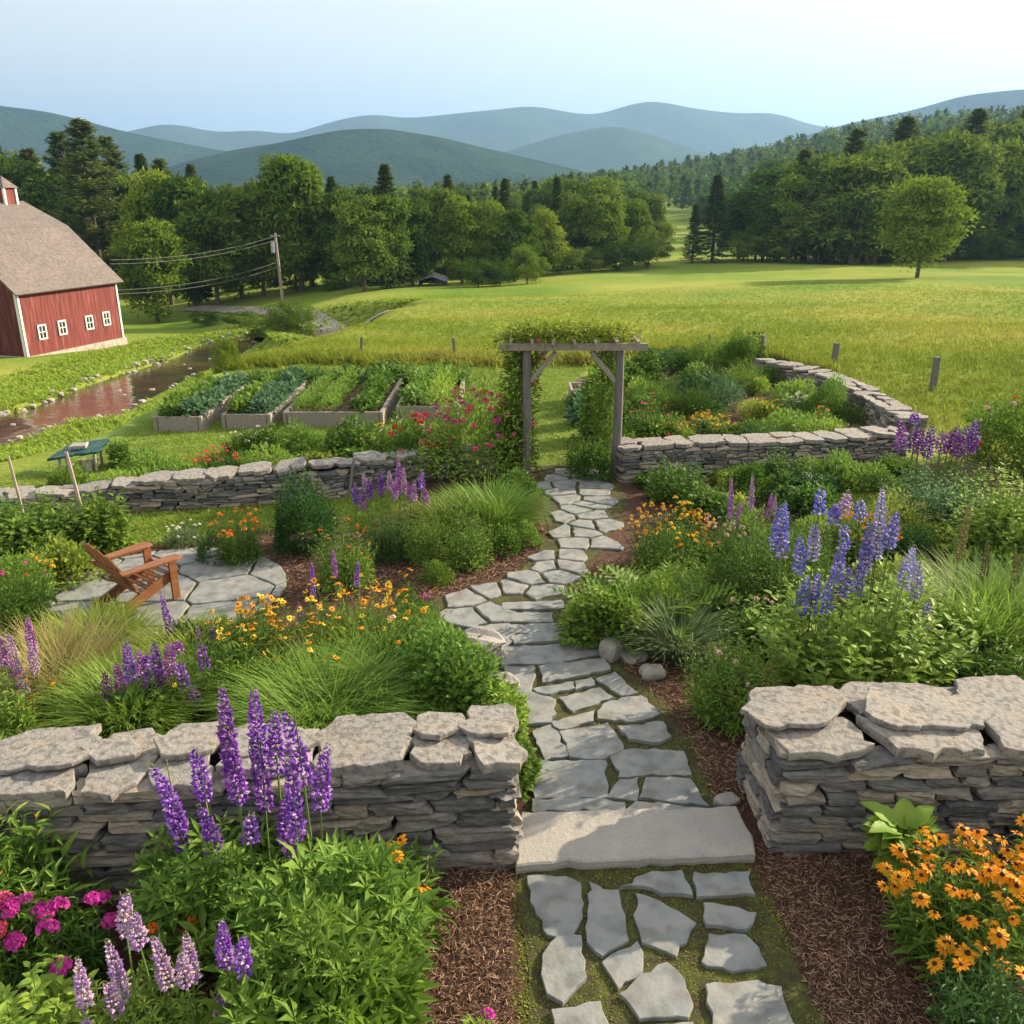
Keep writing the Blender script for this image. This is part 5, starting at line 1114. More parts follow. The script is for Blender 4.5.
# ------------------------------------------------------------------ barn
B0 = np.array(GT(27, 357)); ub = np.array([.31, .95]); ub /= np.linalg.norm(ub); wb = np.array([-ub[1], ub[0]])
dB0 = B0[1]; zB = TZ(*B0); sc_ = dB0 / 50.0
# length: solve so the far corner projects to px 124
zbase = HCAM + ray(27, 357)[2] * (B0[1] / ray(27, 357)[1])
best = min(np.linspace(4, 14, 200), key=lambda L: abs((512 + FPX * (B0[0] + ub[0] * L) / depth(0, B0[1] + ub[1] * L, zbase)) - 124)); BL = best
EV = topz(24, 291, B0[1]) - zbase; HWB = 6.6 * sc_; BR, RG = EV + 3.05 * sc_, EV + 4.5 * sc_; BK_ = 3.4 * sc_
print('barn', B0, zbase, BL, EV, HWB)
root = empty('barn', (B0[0], B0[1], zbase), 'red board barn with a gambrel shingle roof beside the river', 'barn')
rzb = math.atan2(ub[1], ub[0])
root.rotation_euler = (0, 0, rzb)       # local X along the long wall, local Y towards the back
Wd = 2 * HWB; gab = [(0, 0), (0, EV), (BK_, BR), (HWB, RG), (Wd - BK_, BR), (Wd, EV), (Wd, 0)]
a = Acc()
for xx in (0, BL): a.add([(xx, p[0], p[1]) for p in gab], [tuple(range(7)) if xx == 0 else tuple(range(7))[::-1]])
a.add([(0, 0, 0), (BL, 0, 0), (BL, 0, EV), (0, 0, EV)], [(0, 1, 2, 3)]); a.add([(0, Wd, 0), (BL, Wd, 0), (BL, Wd, EV), (0, Wd, EV)], [(3, 2, 1, 0)])
a.build('wall', M['barn'], root)
def roofpanel(p, q, th=.10, ov=.35):
    n = np.array([-(q[1] - p[1]), q[0] - p[0]]); n = n / np.linalg.norm(n); 
    v = [(-ov, p[0], p[1]), (BL + ov, p[0], p[1]), (BL + ov, q[0], q[1]), (-ov, q[0], q[1])]; u = [(x_, y_ + n[0] * th, z_ + n[1] * th) for x_, y_, z_ in v]
    return Acc().add(v + u, [(0, 1, 2, 3)[::-1], (4, 5, 6, 7), (0, 1, 5, 4), (1, 2, 6, 5), (2, 3, 7, 6), (3, 0, 4, 7)])
d1 = np.array([BK_, BR - EV]); d1 = d1 / np.linalg.norm(d1)
pr = [(-d1[0] * .45, EV - d1[1] * .45 + .03), (BK_, BR + .03), (HWB, RG + .03), (Wd - BK_, BR + .03), (Wd + d1[0] * .45, EV - d1[1] * .45 + .03)]
rf = roofpanel(pr[0], pr[1])
for k in range(1, 4): q = roofpanel(pr[k], pr[k + 1]); rf.V += q.V; rf.F += [(f + rf.n, m) for f, m in q.F]; rf.n += q.n
rf.build('roof', M['shingle'], root)
for xx, yy in ((-.03, .08), (BL + .03, .08), (.08, -.03), (BL - .08, -.03)): Acc().box((xx, yy, EV / 2), (.15 if yy < 0 else .05, .05 if yy < 0 else .15, EV)).build('corner_trim', M['paint'], root)
Acc().box((BL / 2, -.04, -.25), (BL + .12, .35, .5)).build('foundation', M['foundation'], root)
Acc().box((-.04, HWB, -.25), (.35, Wd + .1, .5)).build('foundation', M['foundation'], root)
for px, py in ((42, 332), (62, 327.5), (89, 322.5), (106, 318.5)):
    # meet the long wall plane
    d = ray(px, py); nrm = np.array([wb[0], wb[1]]); t = (nrm @ B0) / (nrm @ d[:2]); hit = d * t; lx = (hit[:2] - B0) @ ub; lz = HCAM + hit[2] - zbase
    wn = Acc(); ww, wh = .50, .76
    for c, sz in (((0, 0, wh / 2 + .05), (ww + .2, .06, .1)), ((0, 0, -wh / 2 - .05), (ww + .2, .06, .1)), ((-ww / 2 - .05, 0, 0), (.1, .06, wh)), ((ww / 2 + .05, 0, 0), (.1, .06, wh)), ((0, .004, 0), (.05, .04, wh)), ((0, .006, 0), (ww, .04, .05))): wn.box((lx + c[0], -.04 + c[1], lz + c[2]), sz)
    f = wn.build('window', M['paint'], root); Acc().box((lx, -.018, lz), (ww, .02, wh)).build('pane', M['glass'], f)
cx0 = None
# cupola on the ridge
d = ray(8, 214); t = (nrm @ (B0 + wb * HWB)) / (nrm @ d[:2]); lx = ((d * t)[:2] - B0) @ ub; cs = .52 * sc_
cu = Acc().box((lx, HWB, RG + cs * .75), (cs * 1.7, cs * 1.7, cs * 1.9)).build('cupola', M['barn'], root)
b = Acc()
for sx in (-1, 1):
    for sy in (-1, 1): b.box((lx + sx * cs * .84, HWB + sy * cs * .84, RG + cs * .76), (.16, .16, cs * 1.88))
b.build('cupola_trim', M['paint'], cu)
b = Acc(); z0_ = RG + cs * 1.7; e = cs * 1.15; b.add([(lx - e, HWB - e, z0_), (lx + e, HWB - e, z0_), (lx + e, HWB + e, z0_), (lx - e, HWB + e, z0_), (lx, HWB, z0_ + cs * 1.35)], [(0, 1, 4), (1, 2, 4), (2, 3, 4), (3, 0, 4), (3, 2, 1, 0)]); b.build('cupola_roof', M['shingle'], cu)

# ------------------------------------------------------------------ utility pole and its cables, lane, shed
x, y, zz, h, mpp = fit(283, 303, 233, 1); root = empty('utility_pole', (x, y, zz), 'leaning wooden utility pole with a pale transformer beside the river bushes', 'utility pole')
tx = topz  # noqa
lean = -2 * mpp
Acc().tube([(0, 0, -.3), (lean, 0, h)], [.17, .11], 8).build('pole', M['pole'], root)
Acc().tube([(lean * .75 - .32, -.1, h * .72), (lean * .75 - .32, -.1, h * .88)], [.2, .2], 10).build('transformer', M['steel'], root)
Acc().beam((lean - .45, 0, h - .25), (lean + .45, 0, h - .25), .09, .1).build('crossarm', M['pole'], root)
PX, PY, PZ = x, y, zz
for i, (sy, ey, ex, lab) in enumerate([(236, 260, 110, 'uppermost overhead cable running from the pole to the barn'), (240, 264, 110, 'second overhead cable from the top, sagging to the barn'), (262, 290, 118, 'third overhead cable, below the transformer'), (267, 294, 118, 'lowest overhead cable running toward the barn')]):
    z0_ = topz(281, sy, PY); ye = B0[1] + ub[1] * BL; d = ray(ex, ey); xe = d[0] * ye / d[1]; ze = topz(ex, ey, ye); P = []
    for k in range(17):
        t = k / 16 * 1.0; P.append((PX + lean + (xe - PX - lean) * t, PY + (ye - PY) * t, z0_ + (ze - z0_) * t - 4 * t * (1 - t) * .5))
    tag(Acc().tube(P, .013, 4).build('overhead_cable', M['cable']), lab, 'cable', 'cables between the pole and the barn')
# lane
def ribbon(name, pix, hwid, mat, dz):
    P = _dense(np.array([GT(*p) for p in pix]), 6); T_ = np.gradient(P, axis=0); T_ /= np.linalg.norm(T_, axis=1, keepdims=True); N_ = np.stack([T_[:, 1], -T_[:, 0]], 1); a = Acc(); v = []
    for k in np.linspace(-hwid, hwid, 5): Q = P + N_ * k; v.append(np.column_stack([Q, TZ(Q[:, 0], Q[:, 1]) + dz]))
    v = np.array(v); m = len(P); a.add(v.reshape(-1, 3), [(j * m + i, j * m + i + 1, (j + 1) * m + i + 1, (j + 1) * m + i) for j in range(4) for i in range(m - 1)]); return structure(a.build(name, mat, smooth=True))
ribbon('lane', [(190, 309), (240, 311), (290, 314), (320, 317), (345, 319), (372, 321)], 1.3, M['lane'], .10)
x, y, zz, h, mpp = fit(432, 286, 275, 1); root = empty('shed', (x, y, zz), 'small open fronted shed with a pale grey roof at the wood edge', 'shed'); hw_ = 15 * mpp; h2 = h * .55
a = Acc()
for c, sz in (((0, 3, h2 / 2), (hw_ * 1.7, .15, h2)), ((-hw_ * .85, 1.5, h2 / 2), (.15, 3, h2)), ((hw_ * .85, 1.5, h2 / 2), (.15, 3, h2)), ((-hw_ * .1, .05, h2 / 2), (.2, .2, h2)), ((hw_ * .5, 0, h2 / 2), (hw_ * .6, .12, h2))): a.box(c, sz)
a.build('wall', M['shedwall'], root)
a = Acc(); a.add([(-hw_, -.4, h2), (0, -.4, h), (hw_, -.4, h2), (-hw_, 3.4, h2), (0, 3.4, h), (hw_, 3.4, h2), (-hw_, -.4, h2 - .15), (0, -.4, h - .15), (hw_, -.4, h2 - .15), (-hw_, 3.4, h2 - .15), (0, 3.4, h - .15), (hw_, 3.4, h2 - .15)], [(0, 1, 4, 3), (1, 2, 5, 4), (6, 9, 10, 7), (7, 10, 11, 8), (0, 6, 7, 1), (1, 7, 8, 2), (3, 4, 10, 9), (4, 5, 11, 10), (0, 3, 9, 6), (2, 8, 11, 5)]); a.build('roof', M['shedroof'], root)

# ------------------------------------------------------------------ trees
def tree_acc(seed, rx=.27, rz=.40, cz=.58, lobes=42, n=12000, ls=.024, narrow=0, low=.85):
    r = np.random.default_rng(seed); a = Acc(); d = runit(r, lobes); d[:, 2] = d[:, 2] * .9 + .1; d /= np.linalg.norm(d, axis=1, keepdims=True)
    q = r.uniform(.5, .97, lobes); C = d * q[:, None] * [rx, rx, rz] * (1 - narrow * np.clip(d[:, 2:3], 0, 1)) + [0, 0, cz]
    C[:, 2] = np.maximum(C[:, 2], cz - rz * low); lr = r.uniform(.05, .125, lobes) * (rx / .27) ** .5
    k = r.integers(0, lobes, n); dd = runit(r, n); dd[:, 2] = np.where(r.random(n) < .6, np.abs(dd[:, 2]), dd[:, 2])
    pos = C[k] + dd * (lr[k] * (.72 + .36 * r.random(n)) * (1 + .25 * np.sin(dd @ [9, 7, 8] + k)))[:, None] * [1, 1, .72]
    o = pos - [0, 0, cz - .1]; dr = runit(r, n) * .8 + dd * .7 + [0, 0, -.1]
    a.inst(LEAF[0], LEAF[1], pos, frames(dr, dd * 1.3 + o * .9 + runit(r, n) * .35), np.column_stack([np.full(n, ls * 1.5)] * 3) * r.uniform(.6, 1.3, (n, 1)), 0)
    t = Acc(); t.tube([(0, 0, -.02), (.004, .003, .2), (-.004, 0, cz), (0, 0, cz + rz * .6)], [.02, .015, .009, .003], 7)
    for i in range(0, lobes, 3):
        z0 = r.uniform(.22, .5); t.tube([(0, 0, min(z0, C[i][2] - .03)), (C[i] + [0, 0, min(z0, C[i][2] - .03)]) / 2 + [0, 0, -.02], C[i]], [.007, .004, .0015], 4, cap=False)
    return a, t
def conifer_acc(seed, rb=.17, z0=.06, nb=300, per=18, gap=0, droop=.25, ls=.030, top=1.0, pine=False):
    r = np.random.default_rng(seed); a = Acc(); t = Acc(); t.tube([(0, 0, -.02), (0, 0, .5), (0, 0, .98)], [.016, .009, .002], 7)
    zb = z0 + (top - z0) * ((np.arange(nb) + r.random(nb)) / nb) ** (.8 if pine else .85)
    if gap: zb = np.round(zb * gap) / gap + r.normal(size=nb) * .006
    ang = r.uniform(0, 6.283, nb); rel = np.clip((zb - z0) / (top - z0), 0, 1)
    Lb = rb * ((1 - rel) ** .8 if not pine else (1 - rel) ** .62 * np.clip(.5 + rel * 3, 0, 1)) * (r.uniform(.35, 1.2, nb) if pine else r.uniform(.6, 1.12, nb)) + .006
    tt = (.25 + .75 * np.arange(per) / (per - 1))[None]; x = np.cos(ang)[:, None] * Lb[:, None] * tt; y = np.sin(ang)[:, None] * Lb[:, None] * tt
    z = zb[:, None] + (-droop * tt + (.18 if not pine else .45) * tt ** 2) * Lb[:, None]
    pos = np.stack([x, y, z], 2).reshape(-1, 3); sd_ = np.where(np.arange(per) % 2 == 0, 1, -1)[None] * np.ones((nb, 1)); an = ang[:, None] + sd_ * .8 + r.normal(size=sd_.shape) * .3
    d = np.stack([np.cos(an), np.sin(an), np.full_like(an, -.05) + r.normal(size=an.shape) * .25 + (.35 if pine else 0)], 2).reshape(-1, 3)
    n = len(pos); a.inst(LEAF[0], LEAF[1], pos + r.normal(size=(n, 3)) * .003, frames(d, np.tile([0, 0, 1.], (n, 1)) + runit(r, n) * .5), ls * r.uniform(.6, 1.25, n) * 1.25 * np.repeat(.75 + .25 * (1 - rel), per), 0)
    for i in range(0, nb, 4): t.tube([(0, 0, zb[i]), pos.reshape(nb, per, 3)[i, -1]], [.003, .001], 3, cap=False)
    return a, t
TREES = {}
def mk(kind, accs, mat):
    for a_, t_ in accs:
        zm = max(v[:, 2].max() for v in a_.V)
        for v in a_.V + t_.V: v[:, 2] = np.where(v[:, 2] > .1, .1 + (v[:, 2] - .1) * .9 / (zm - .1), v[:, 2])
    TREES[kind] = [(mesh_of(a, 'crown', M[mat]), mesh_of(t, 'trunk', M['bark'])) for a, t in accs]
mk('broad', [tree_acc(i, .26, .48, .50, 62, 15000, .03, low=1.0) for i in (1, 2, 3, 4)], 'tree')
mk('light', [tree_acc(i, .25, .48, .50, 58, 14000, .03, low=1.0) for i in (11, 12, 13)], 'tree_light')
mk('tall', [tree_acc(i, .20, .48, .50, 56, 12000, .03, narrow=.45, low=1.0) for i in (21, 22)], 'tree')
mk('talllight', [tree_acc(i, .22, .48, .51, 60, 14000, .028, low=1.0, narrow=.25) for i in (25, 26)], 'tree_light')
mk('bush', [tree_acc(i, .55, .52, .50, 40, 6000, .034) for i in (31, 32, 33)], 'tree')
mk('bushlight', [tree_acc(i, .55, .50, .48, 40, 6000, .034) for i in (35, 36)], 'tree_light')
mk('round', [tree_acc(41, .36, .44, .54, 60, 20000, .026, low=1.0, narrow=.12)], 'tree_light')
mk('spruce', [conifer_acc(i, .19, nb=360, per=22) for i in (51, 52, 53)], 'conifer')
mk('pine', [conifer_acc(i, .25, .14, 260, 30, 0, .15, .034, pine=True) for i in (61, 62, 63, 64)], 'pine')
NAMES = {'broad': 'broadleaf_tree', 'light': 'broadleaf_tree', 'tall': 'broadleaf_tree', 'talllight': 'broadleaf_tree', 'bush': 'bush', 'bushlight': 'bush', 'round': 'maple_tree', 'spruce': 'conifer_tree', 'pine': 'pine_tree'}
def tree(kind, x, y, H, label, group=None, ws=1., seed=0):
    r = np.random.default_rng(int(abs(x * 13 + y * 7)) + seed); z = TZ(x, y); cm, tm = TREES[kind][int(r.integers(len(TREES[kind])))]
    root = empty(NAMES[kind], (x, y, z), label, 'bush' if 'bush' in kind else 'tree', group, rz=r.uniform(0, 6.28)); root.scale = (H * ws, H * ws, H)
    link('crown', cm, root); link('trunk', tm, root); return root
def treep(kind, px, by, ty, label, ws=1., group=None, back=0):
    x, y = GT(px, by)
    if back: x, y = x * (1 + back / y), y + back
    H = topz(px, ty, y) - TZ(x, y); return tree(kind, x, y, H * 1.02, label, group, ws)
lone = treep('round', 917, 278, 174, 'round solitary maple standing alone in the meadow', 1.12)
# left wood, from the barn to the shed
treep('talllight', 303, 301, 152, 'tallest light green tree behind the utility pole', 1.15, back=9)
treep('pine', 106, 300, 121, 'tall white pine with layered branches right of the barn roof', 1.15)
treep('pine', 84, 296, 133, 'pine crown just left of the tallest pine', 1.1, back=6)
treep('pine', 1, 285, 128, 'pine cut by the left edge above the barn roof', 1.2)
treep('light', 158, 322, 217, 'round light green tree on the lawn right of the barn', 1.15)
treep('light', 172, 305, 168, 'light green tree behind the round one near the barn', .9)
treep('broad', 32, 290, 150, 'dark broad tree above the barn ridge', 1.1)
treep('broad', 60, 292, 160, 'broad tree right of the barn cupola', 1.0)
treep('broad', 140, 300, 172, 'green tree between the pine and the pole', .95, back=8)
treep('tall', 195, 305, 172, 'slim green tree left of the wires', 1.1)
treep('broad', 218, 306, 178, 'broad tree in the middle of the overhead wires', 1.05)
treep('broad', 243, 306, 186, 'dark tree left of the utility pole', 1.1, back=6)
treep('tall', 265, 305, 176, 'slender tree just left of the tallest light green tree', 1.0, back=8)
treep('broad', 345, 297, 187, 'pale tree right of the tallest light green tree', 1.0, back=14)
treep('broad', 365, 292, 195, 'dark green tree left of the dark spruce', 1.1)
treep('spruce', 390, 290, 166, 'dark spruce top standing above the wood left of the shed', 1.25, back=5)
treep('tall', 388, 289, 192, 'tree in front of the dark spruce', 1.2)
treep('broad', 412, 286, 197, 'dark tree just left of the shed', 1.05)
treep('light', 462, 284, 195, 'light green tree right of the shed', 1.0)
treep('light', 490, 283, 197, 'light green tree second to the right of the shed', 1.0)
treep('tall', 445, 283, 186, 'darker tree behind the shed roof', 1.2, back=6)
treep('broad', 515, 282, 208, 'dark tree above the big round bush', 1.1)
treep('bushlight', 527, 284, 244, 'big round bush at the near edge of the wood', 1.0)
treep('bush', 478, 287, 256, 'dark bush below the light green trees', 1.4)
treep('bush', 500, 286, 262, 'low dark bush beside the big round bush', 1.3)
treep('light', 545, 276, 206, 'green tree right of the big round bush', 1.0)
treep('broad', 572, 274, 190, 'tall tree at the middle of the wood edge', 1.0, back=10)
treep('light', 600, 272, 193, 'light green tree near the sunlit gap', 1.1, back=5)
treep('light', 632, 270, 198, 'light green tree left of the sunlit gap', 1.0, back=8)
treep('bush', 560, 274, 240, 'dark bush at the foot of the middle trees', 1.3)
treep('bush', 590, 272, 246, 'second dark bush along the middle wood edge', 1.5)
treep('bush', 620, 271, 236, 'third dark bush left of the sunlit gap', 1.3)
treep('bush', 648, 268, 232, 'dark bush beside the sunlit gap', 1.2)
treep('bushlight', 604, 271, 226, 'pale bush among the dark ones left of the gap', .8, back=6)
treep('bushlight', 660, 262, 220, 'small round bush at the left end of the gap', .8, back=20)
rt = np.random.default_rng(70)
for i, px in enumerate(range(20, 650, 17)):
    by = np.interp(px, [0, 300, 450, 560, 660], [292, 296, 283, 273, 265]); ty = np.interp(px, [0, 120, 300, 450, 660], [170, 180, 195, 205, 215]) + rt.uniform(-14, 18)
    treep(['tall', 'broad', 'light', 'talllight', 'tall'][i % 5], px + rt.uniform(-6, 6), by, ty + 6, 'slim green tree filling the second row of the left wood', 1.1, 'second row trees of the left wood', back=float(rt.uniform(8, 16)))
    treep(['bush', 'bushlight', 'bush'][i % 3], px + rt.uniform(-8, 8), by, by - rt.uniform(14, 30), 'leafy undergrowth bush at the foot of the left wood', 1.5, 'undergrowth bushes along the left wood', back=float(rt.uniform(3, 8)))
for px, ty, lb in ((128, 138, 'white pine with layered branches just right of the tallest pine'), (52, 150, 'smaller white pine left of the tallest pines'), (176, 160, 'thin white pine top left of the overhead wires')):
    treep('pine', px, 297, ty, lb, 1.05, back=9)
for px, ty, lb in ((205, 166, 'pointed spruce top left of the overhead wires in the left wood'), (338, 178, 'spruce top right of the tallest light green tree'), (450, 176, 'pointed spruce top above the shed'), (505, 180, 'spruce top left of the middle trees'), (556, 178, 'small pointed spruce top in the centre of the wood'), (20, 142, 'dark spruce top above the barn cupola'), (158, 156, 'spruce top right of the tallest pine')):
    treep('spruce', px, np.interp(px, [0, 300, 450, 560, 660], [292, 296, 283, 273, 265]), ty, lb, 1.15, back=12)
# right wood
treep('spruce', 712, 262, 176, 'broad dark spruce right of the sunlit gap', 1.5)
treep('spruce', 692, 263, 205, 'smaller spruce in front of the broad dark one', 1.2)
RW = [(762, 263, 185, 'tall'), (788, 264, 172, 'light'), (814, 264, 160, 'tall'), (862, 264, 158, 'light'), (934, 262, 150, 'tall'), (980, 260, 138, 'light'), (1004, 259, 125, 'tall')]
for px, by, ty, kd in RW: treep(kd, px, by, ty, 'slim tree at the front of the right wood', 1.2, 'front trees of the right wood', back=2)
RW = [(738, 262, 190, 'tall'), (755, 262, 172, 'spruce'), (775, 262, 165, 'broad'), (795, 263, 150, 'pine'), (802, 263, 165, 'broad'), (826, 264, 152, 'broad'), (842, 265, 130, 'pine'), (850, 265, 150, 'broad'), (872, 265, 140, 'tall'), (888, 263, 118, 'pine'), (900, 262, 135, 'broad'),
      (922, 262, 140, 'broad'), (943, 262, 128, 'tall'), (955, 261, 110, 'pine'), (968, 260, 132, 'broad'), (990, 259, 118, 'broad'), (1010, 258, 98, 'pine'), (1022, 258, 118, 'broad'), (1048, 258, 110, 'broad'), (1075, 258, 105, 'tall'), (1100, 258, 100, 'broad')]
RL = ['slim tree beside the broad dark spruce', 'spruce at the left end of the right wood', 'dark tree at the left end of the right wood', 'small pine top left of the lone maple', 'dark tree left of the lone maple, third from the wood end', 'broad tree above the shaded meadow left of the maple', 'pine top above the wood left of the maple', 'broad tree just left behind the lone maple', 'tall tree directly left behind the lone maple', 'dark pine top left above the lone maple', 'dark tree directly behind the lone maple',
      'dark tree right behind the lone maple crown', 'tall tree right of the lone maple', 'flat topped pine right above the lone maple', 'broad tree right of the maple under the flat pine', 'broad tree left of the corner pine', 'tallest pine near the right edge of the picture', 'broad tree on the right edge of the picture', 'broad tree just outside the right wood edge', 'tall tree beyond the right edge', 'last tree beyond the right edge']
rt = np.random.default_rng(77)
for (px, by, ty, kd), lb in zip(RW, RL): treep(kd, px, by, ty, lb, 1.5 if kd in ('broad', 'tall') else 1.1, back=float(rt.uniform(0, 9)) + (6 if kd == 'pine' else 0))
for i, px in enumerate(range(745, 1110, 26)):
    treep('bush', px + rt.uniform(-6, 6), 263 - max(0, (px - 900) * .03), 236 - rt.uniform(0, 16), 'low dark undergrowth bush at the foot of the right wood', 1.5, 'undergrowth bushes along the right wood', back=1.5)
# trees behind the front rows (seen only as tops)
for i in range(150):
    px = rt.uniform(-40, 700); y = rt.uniform(135, 260); x = (px - 512) / FPX * y * 1.02
    if 640 < px < 690: continue
    if float(y) < GT(px, 292 if px < 450 else 275)[1] + 12: continue
    tree(['spruce', 'tall', 'light', 'broad', 'spruce'][int(rt.integers(5))], x, y, rt.uniform(8, 12.5), 'treetop showing over the front row of the far wood', 'trees inside the far wood', rt.uniform(1, 1.25))
for i in range(80):
    px = rt.uniform(750, 1120); y = rt.uniform(150, 235); x = (px - 512) / FPX * y * 1.0
    tree(['broad', 'tall', 'light', 'pine', 'broad'][int(rt.integers(5))], x, y, rt.uniform(12, 16.5), 'treetop showing over the right wood on the rising slope', 'trees inside the right wood', rt.uniform(1, 1.2))

# far woods as one mass each
def forest(name, label, P, seed, H=(9.5, 14), per=90, mats=('tree', 'conifer')):
    r = np.random.default_rng(seed); n = len(P); Hh = r.uniform(*H, n); a = Acc(); con = r.random(n) < .45
    for ci, sel in ((0, ~con), (1, con)):
        Q = P[sel]; h = Hh[sel]; m = len(Q)
        if not m: continue
        d = runit(r, m * per).reshape(m, per, 3); d[..., 2] = np.abs(d[..., 2]); z = TZ(Q[:, 0], Q[:, 1])
        rx = h * r.uniform(.26, .38, m)
        if ci: t = r.random((m, per)) ** .8; rad = (1 - t) * .6 + .03; an = r.uniform(0, 6.28, (m, per)); off = np.stack([np.cos(an) * rad * rx[:, None], np.sin(an) * rad * rx[:, None], h[:, None] * (.3 + .72 * t)], 2)
        else: off = np.stack([d[..., 0] * rx[:, None], d[..., 1] * rx[:, None], h[:, None] * (.42 + .5 * d[..., 2])], 2) * r.uniform(.86, 1.06, (m, per, 1))
        pos = np.column_stack([Q, z])[:, None] + off; s = (h[:, None] * .115 * r.uniform(.6, 1.3, (m, per))).ravel()
        nrm = (off / h[:, None, None]); nrm[..., 2] -= .35; nrm = nrm.reshape(-1, 3); k = m * per
        a.inst(ROUND[0], ROUND[1], pos.reshape(-1, 3), frames(runit(r, k) + nrm * .6 + [0, 0, -.3], nrm * 2 + runit(r, k) * .5), s, ci)
    o = a.build(name, [M[q] for q in mats]); return tag(o, label, 'forest', kind='stuff')
def scatter(cond, y0, y1, sp, grow, seed, x0=-.75, x1=.75):
    r = np.random.default_rng(seed); out = []; y = y0
    while y < y1:
        s = sp * (1 + grow * (y - y0)); x = x0 * y
        while x < x1 * y:
            xx, yy = x + r.normal() * s * .3, y + r.normal() * s * .3
            if cond(xx, yy): out.append((xx, yy))
            x += s
        y += s
    return np.array(out)
PA = scatter(lambda x, y: (x < 32 or y > 285) and not (0.13 * y < x < .215 * y and y < 420) and (x > -.72 * y), 235, 720, 7.0, .004, 1)
forest('far_forest', 'distant mixed forest filling the valley behind the front rows', PA, 2, per=120)
PB = scatter(lambda x, y: x > .08 * y - 10 and y > 235 + 0 * x and not (0.13 * y < x < .225 * y and y < 300), 240, 900, 8.0, .003, 3)
forest('far_forest', 'wooded slope climbing behind the right wood', PB, 4, per=120)

# river banks: stones, reeds and bushes
r = np.random.default_rng(5); P = []; 
a = Acc()
STB = (STV, STF); STV, STF = stone_template(4, 3)
for i in range(330):
    k = int(r.integers(0, len(RD))); sgn = 1 if r.random() < .25 else -1; off = sgn * r.uniform(1.7, 2.7); x, y = RD[k] + Nn[k] * off; s = r.uniform(.12, .42); stone_into(a, (x, y, TZ(x, y) + s * .15), (s, s * .8, s * .55), rotz([r.uniform(0, 6)])[0], r, wob=.2)
for i in range(12):
    k = int(r.integers(0, len(RD))); x, y = RD[k] + Nn[k] * r.uniform(-1.6, 1.6); s = r.uniform(.15, .35); stone_into(a, (x, y, WZ[k] + .0), (s, s * .8, s * .35), rotz([r.uniform(0, 6)])[0], r, wob=.2)
STV, STF = STB
tag(a.build('river_stones', M['rock']), 'pale stones strewn along both river banks', 'stones', kind='stuff')
for (px, by, ty, kd, lb, ws) in [(225, 372, 337, 'bushlight', 'single bush on the near river bank', .8), (285, 335, 300, 'bush', 'dense bush at the foot of the utility pole', 1.1), (262, 336, 310, 'bush', 'dark bush left of the one at the pole foot', 1.3), (302, 332, 302, 'bushlight', 'lighter bush right of the pole foot', .9), (240, 328, 308, 'bush', 'low bush above the river bend', 1.8), (205, 326, 309, 'bush', 'low bush where the river disappears', 1.8), (200, 380, 371, 'bushlight', 'low leafy scrub left of the bush on the near bank', 1.2)]:
    treep(kd, px, by, ty, lb, ws)
def bladefield(name, label, pts, h, mats, seed, per=5, wid=.02, spread=.35, mi=None, lean=0):
    r = np.random.default_rng(seed); n = len(pts); P = np.repeat(np.column_stack([pts, TZ(pts[:, 0], pts[:, 1])]), per, 0); m = len(P); P[:, :2] += r.normal(size=(m, 2)) * .05
    hh = np.repeat(np.broadcast_to(h, (n,)), per) * r.uniform(.6, 1.2, m); d = np.column_stack([r.normal(size=(m, 2)) * spread, np.ones(m)]); t = t_blade(1, .4)
    a = Acc(); wd = np.broadcast_to(wid, (n,)); a.inst(t[0], t[1], P, frames(d, np.column_stack([-d[:, :2], np.full(m, .5)])), np.column_stack([np.repeat(wd, per) * r.uniform(.7, 1.3, m), hh, hh]), 0)
    return tag(a.build(name, mats), label, 'grass', kind='stuff')
# river bank growth on the barn side and the near side
pts = []
for i in range(9000):
    k = int(r.integers(0, len(RD))); off = (r.uniform(-7.5, -2.3) if r.random() < .55 else r.uniform(3.4, 7.0)); pts.append(RD[k] + Nn[k] * off + r.normal(size=2) * .3)
pts = np.array(pts); bladefield('bank_grass', 'tall bright weeds and grass on the river banks', pts, .30, M['verge'], 6, per=6, wid=.07, spread=.5)
# meadow grass
gb = np.array(gp([(-60, 400), (160, 372), (285, 361), (560, 361), (700, 352), (762, 358), (850, 378), (935, 398), (1000, 432), (1060, 500)]))
def edge_y(x): return np.interp(x, gb[:, 0], gb[:, 1])
r = np.random.default_rng(8); n = 95000; y = 14 + 62 * r.random(n) ** 1.35; x = (r.random(n) * 1.5 - .72) * (y * .98)
keep = (y > np.interp(x, gb[:, 0], gb[:, 1]) + .1) & (x > -11); x, y = x[keep], y[keep]; dr, _ = river_d(x, y); k2 = dr > 3; x, y = x[k2], y[k2]
bladefield('meadow_grass', 'yellow green hay grass covering the meadow', np.column_stack([x, y]), .24 * np.clip(1.45 - y / 60, .12, 1), M['meadow'], 9, per=4, wid=.010 + .0003 * y, spread=.6)
x = r.uniform(-8, 13, 9000); y = np.interp(x, gb[:, 0], gb[:, 1]) + .25 * np.sin(x * 2.1) + .2 * np.sin(x * 5.3) + r.normal(size=9000) * .35
bladefield('verge_grass', 'taller uncut grass edging the meadow behind the garden', np.column_stack([x, y]), np.where(x < 2, .34, .5), M['meadow'], 10, per=5, wid=.02, spread=.45)
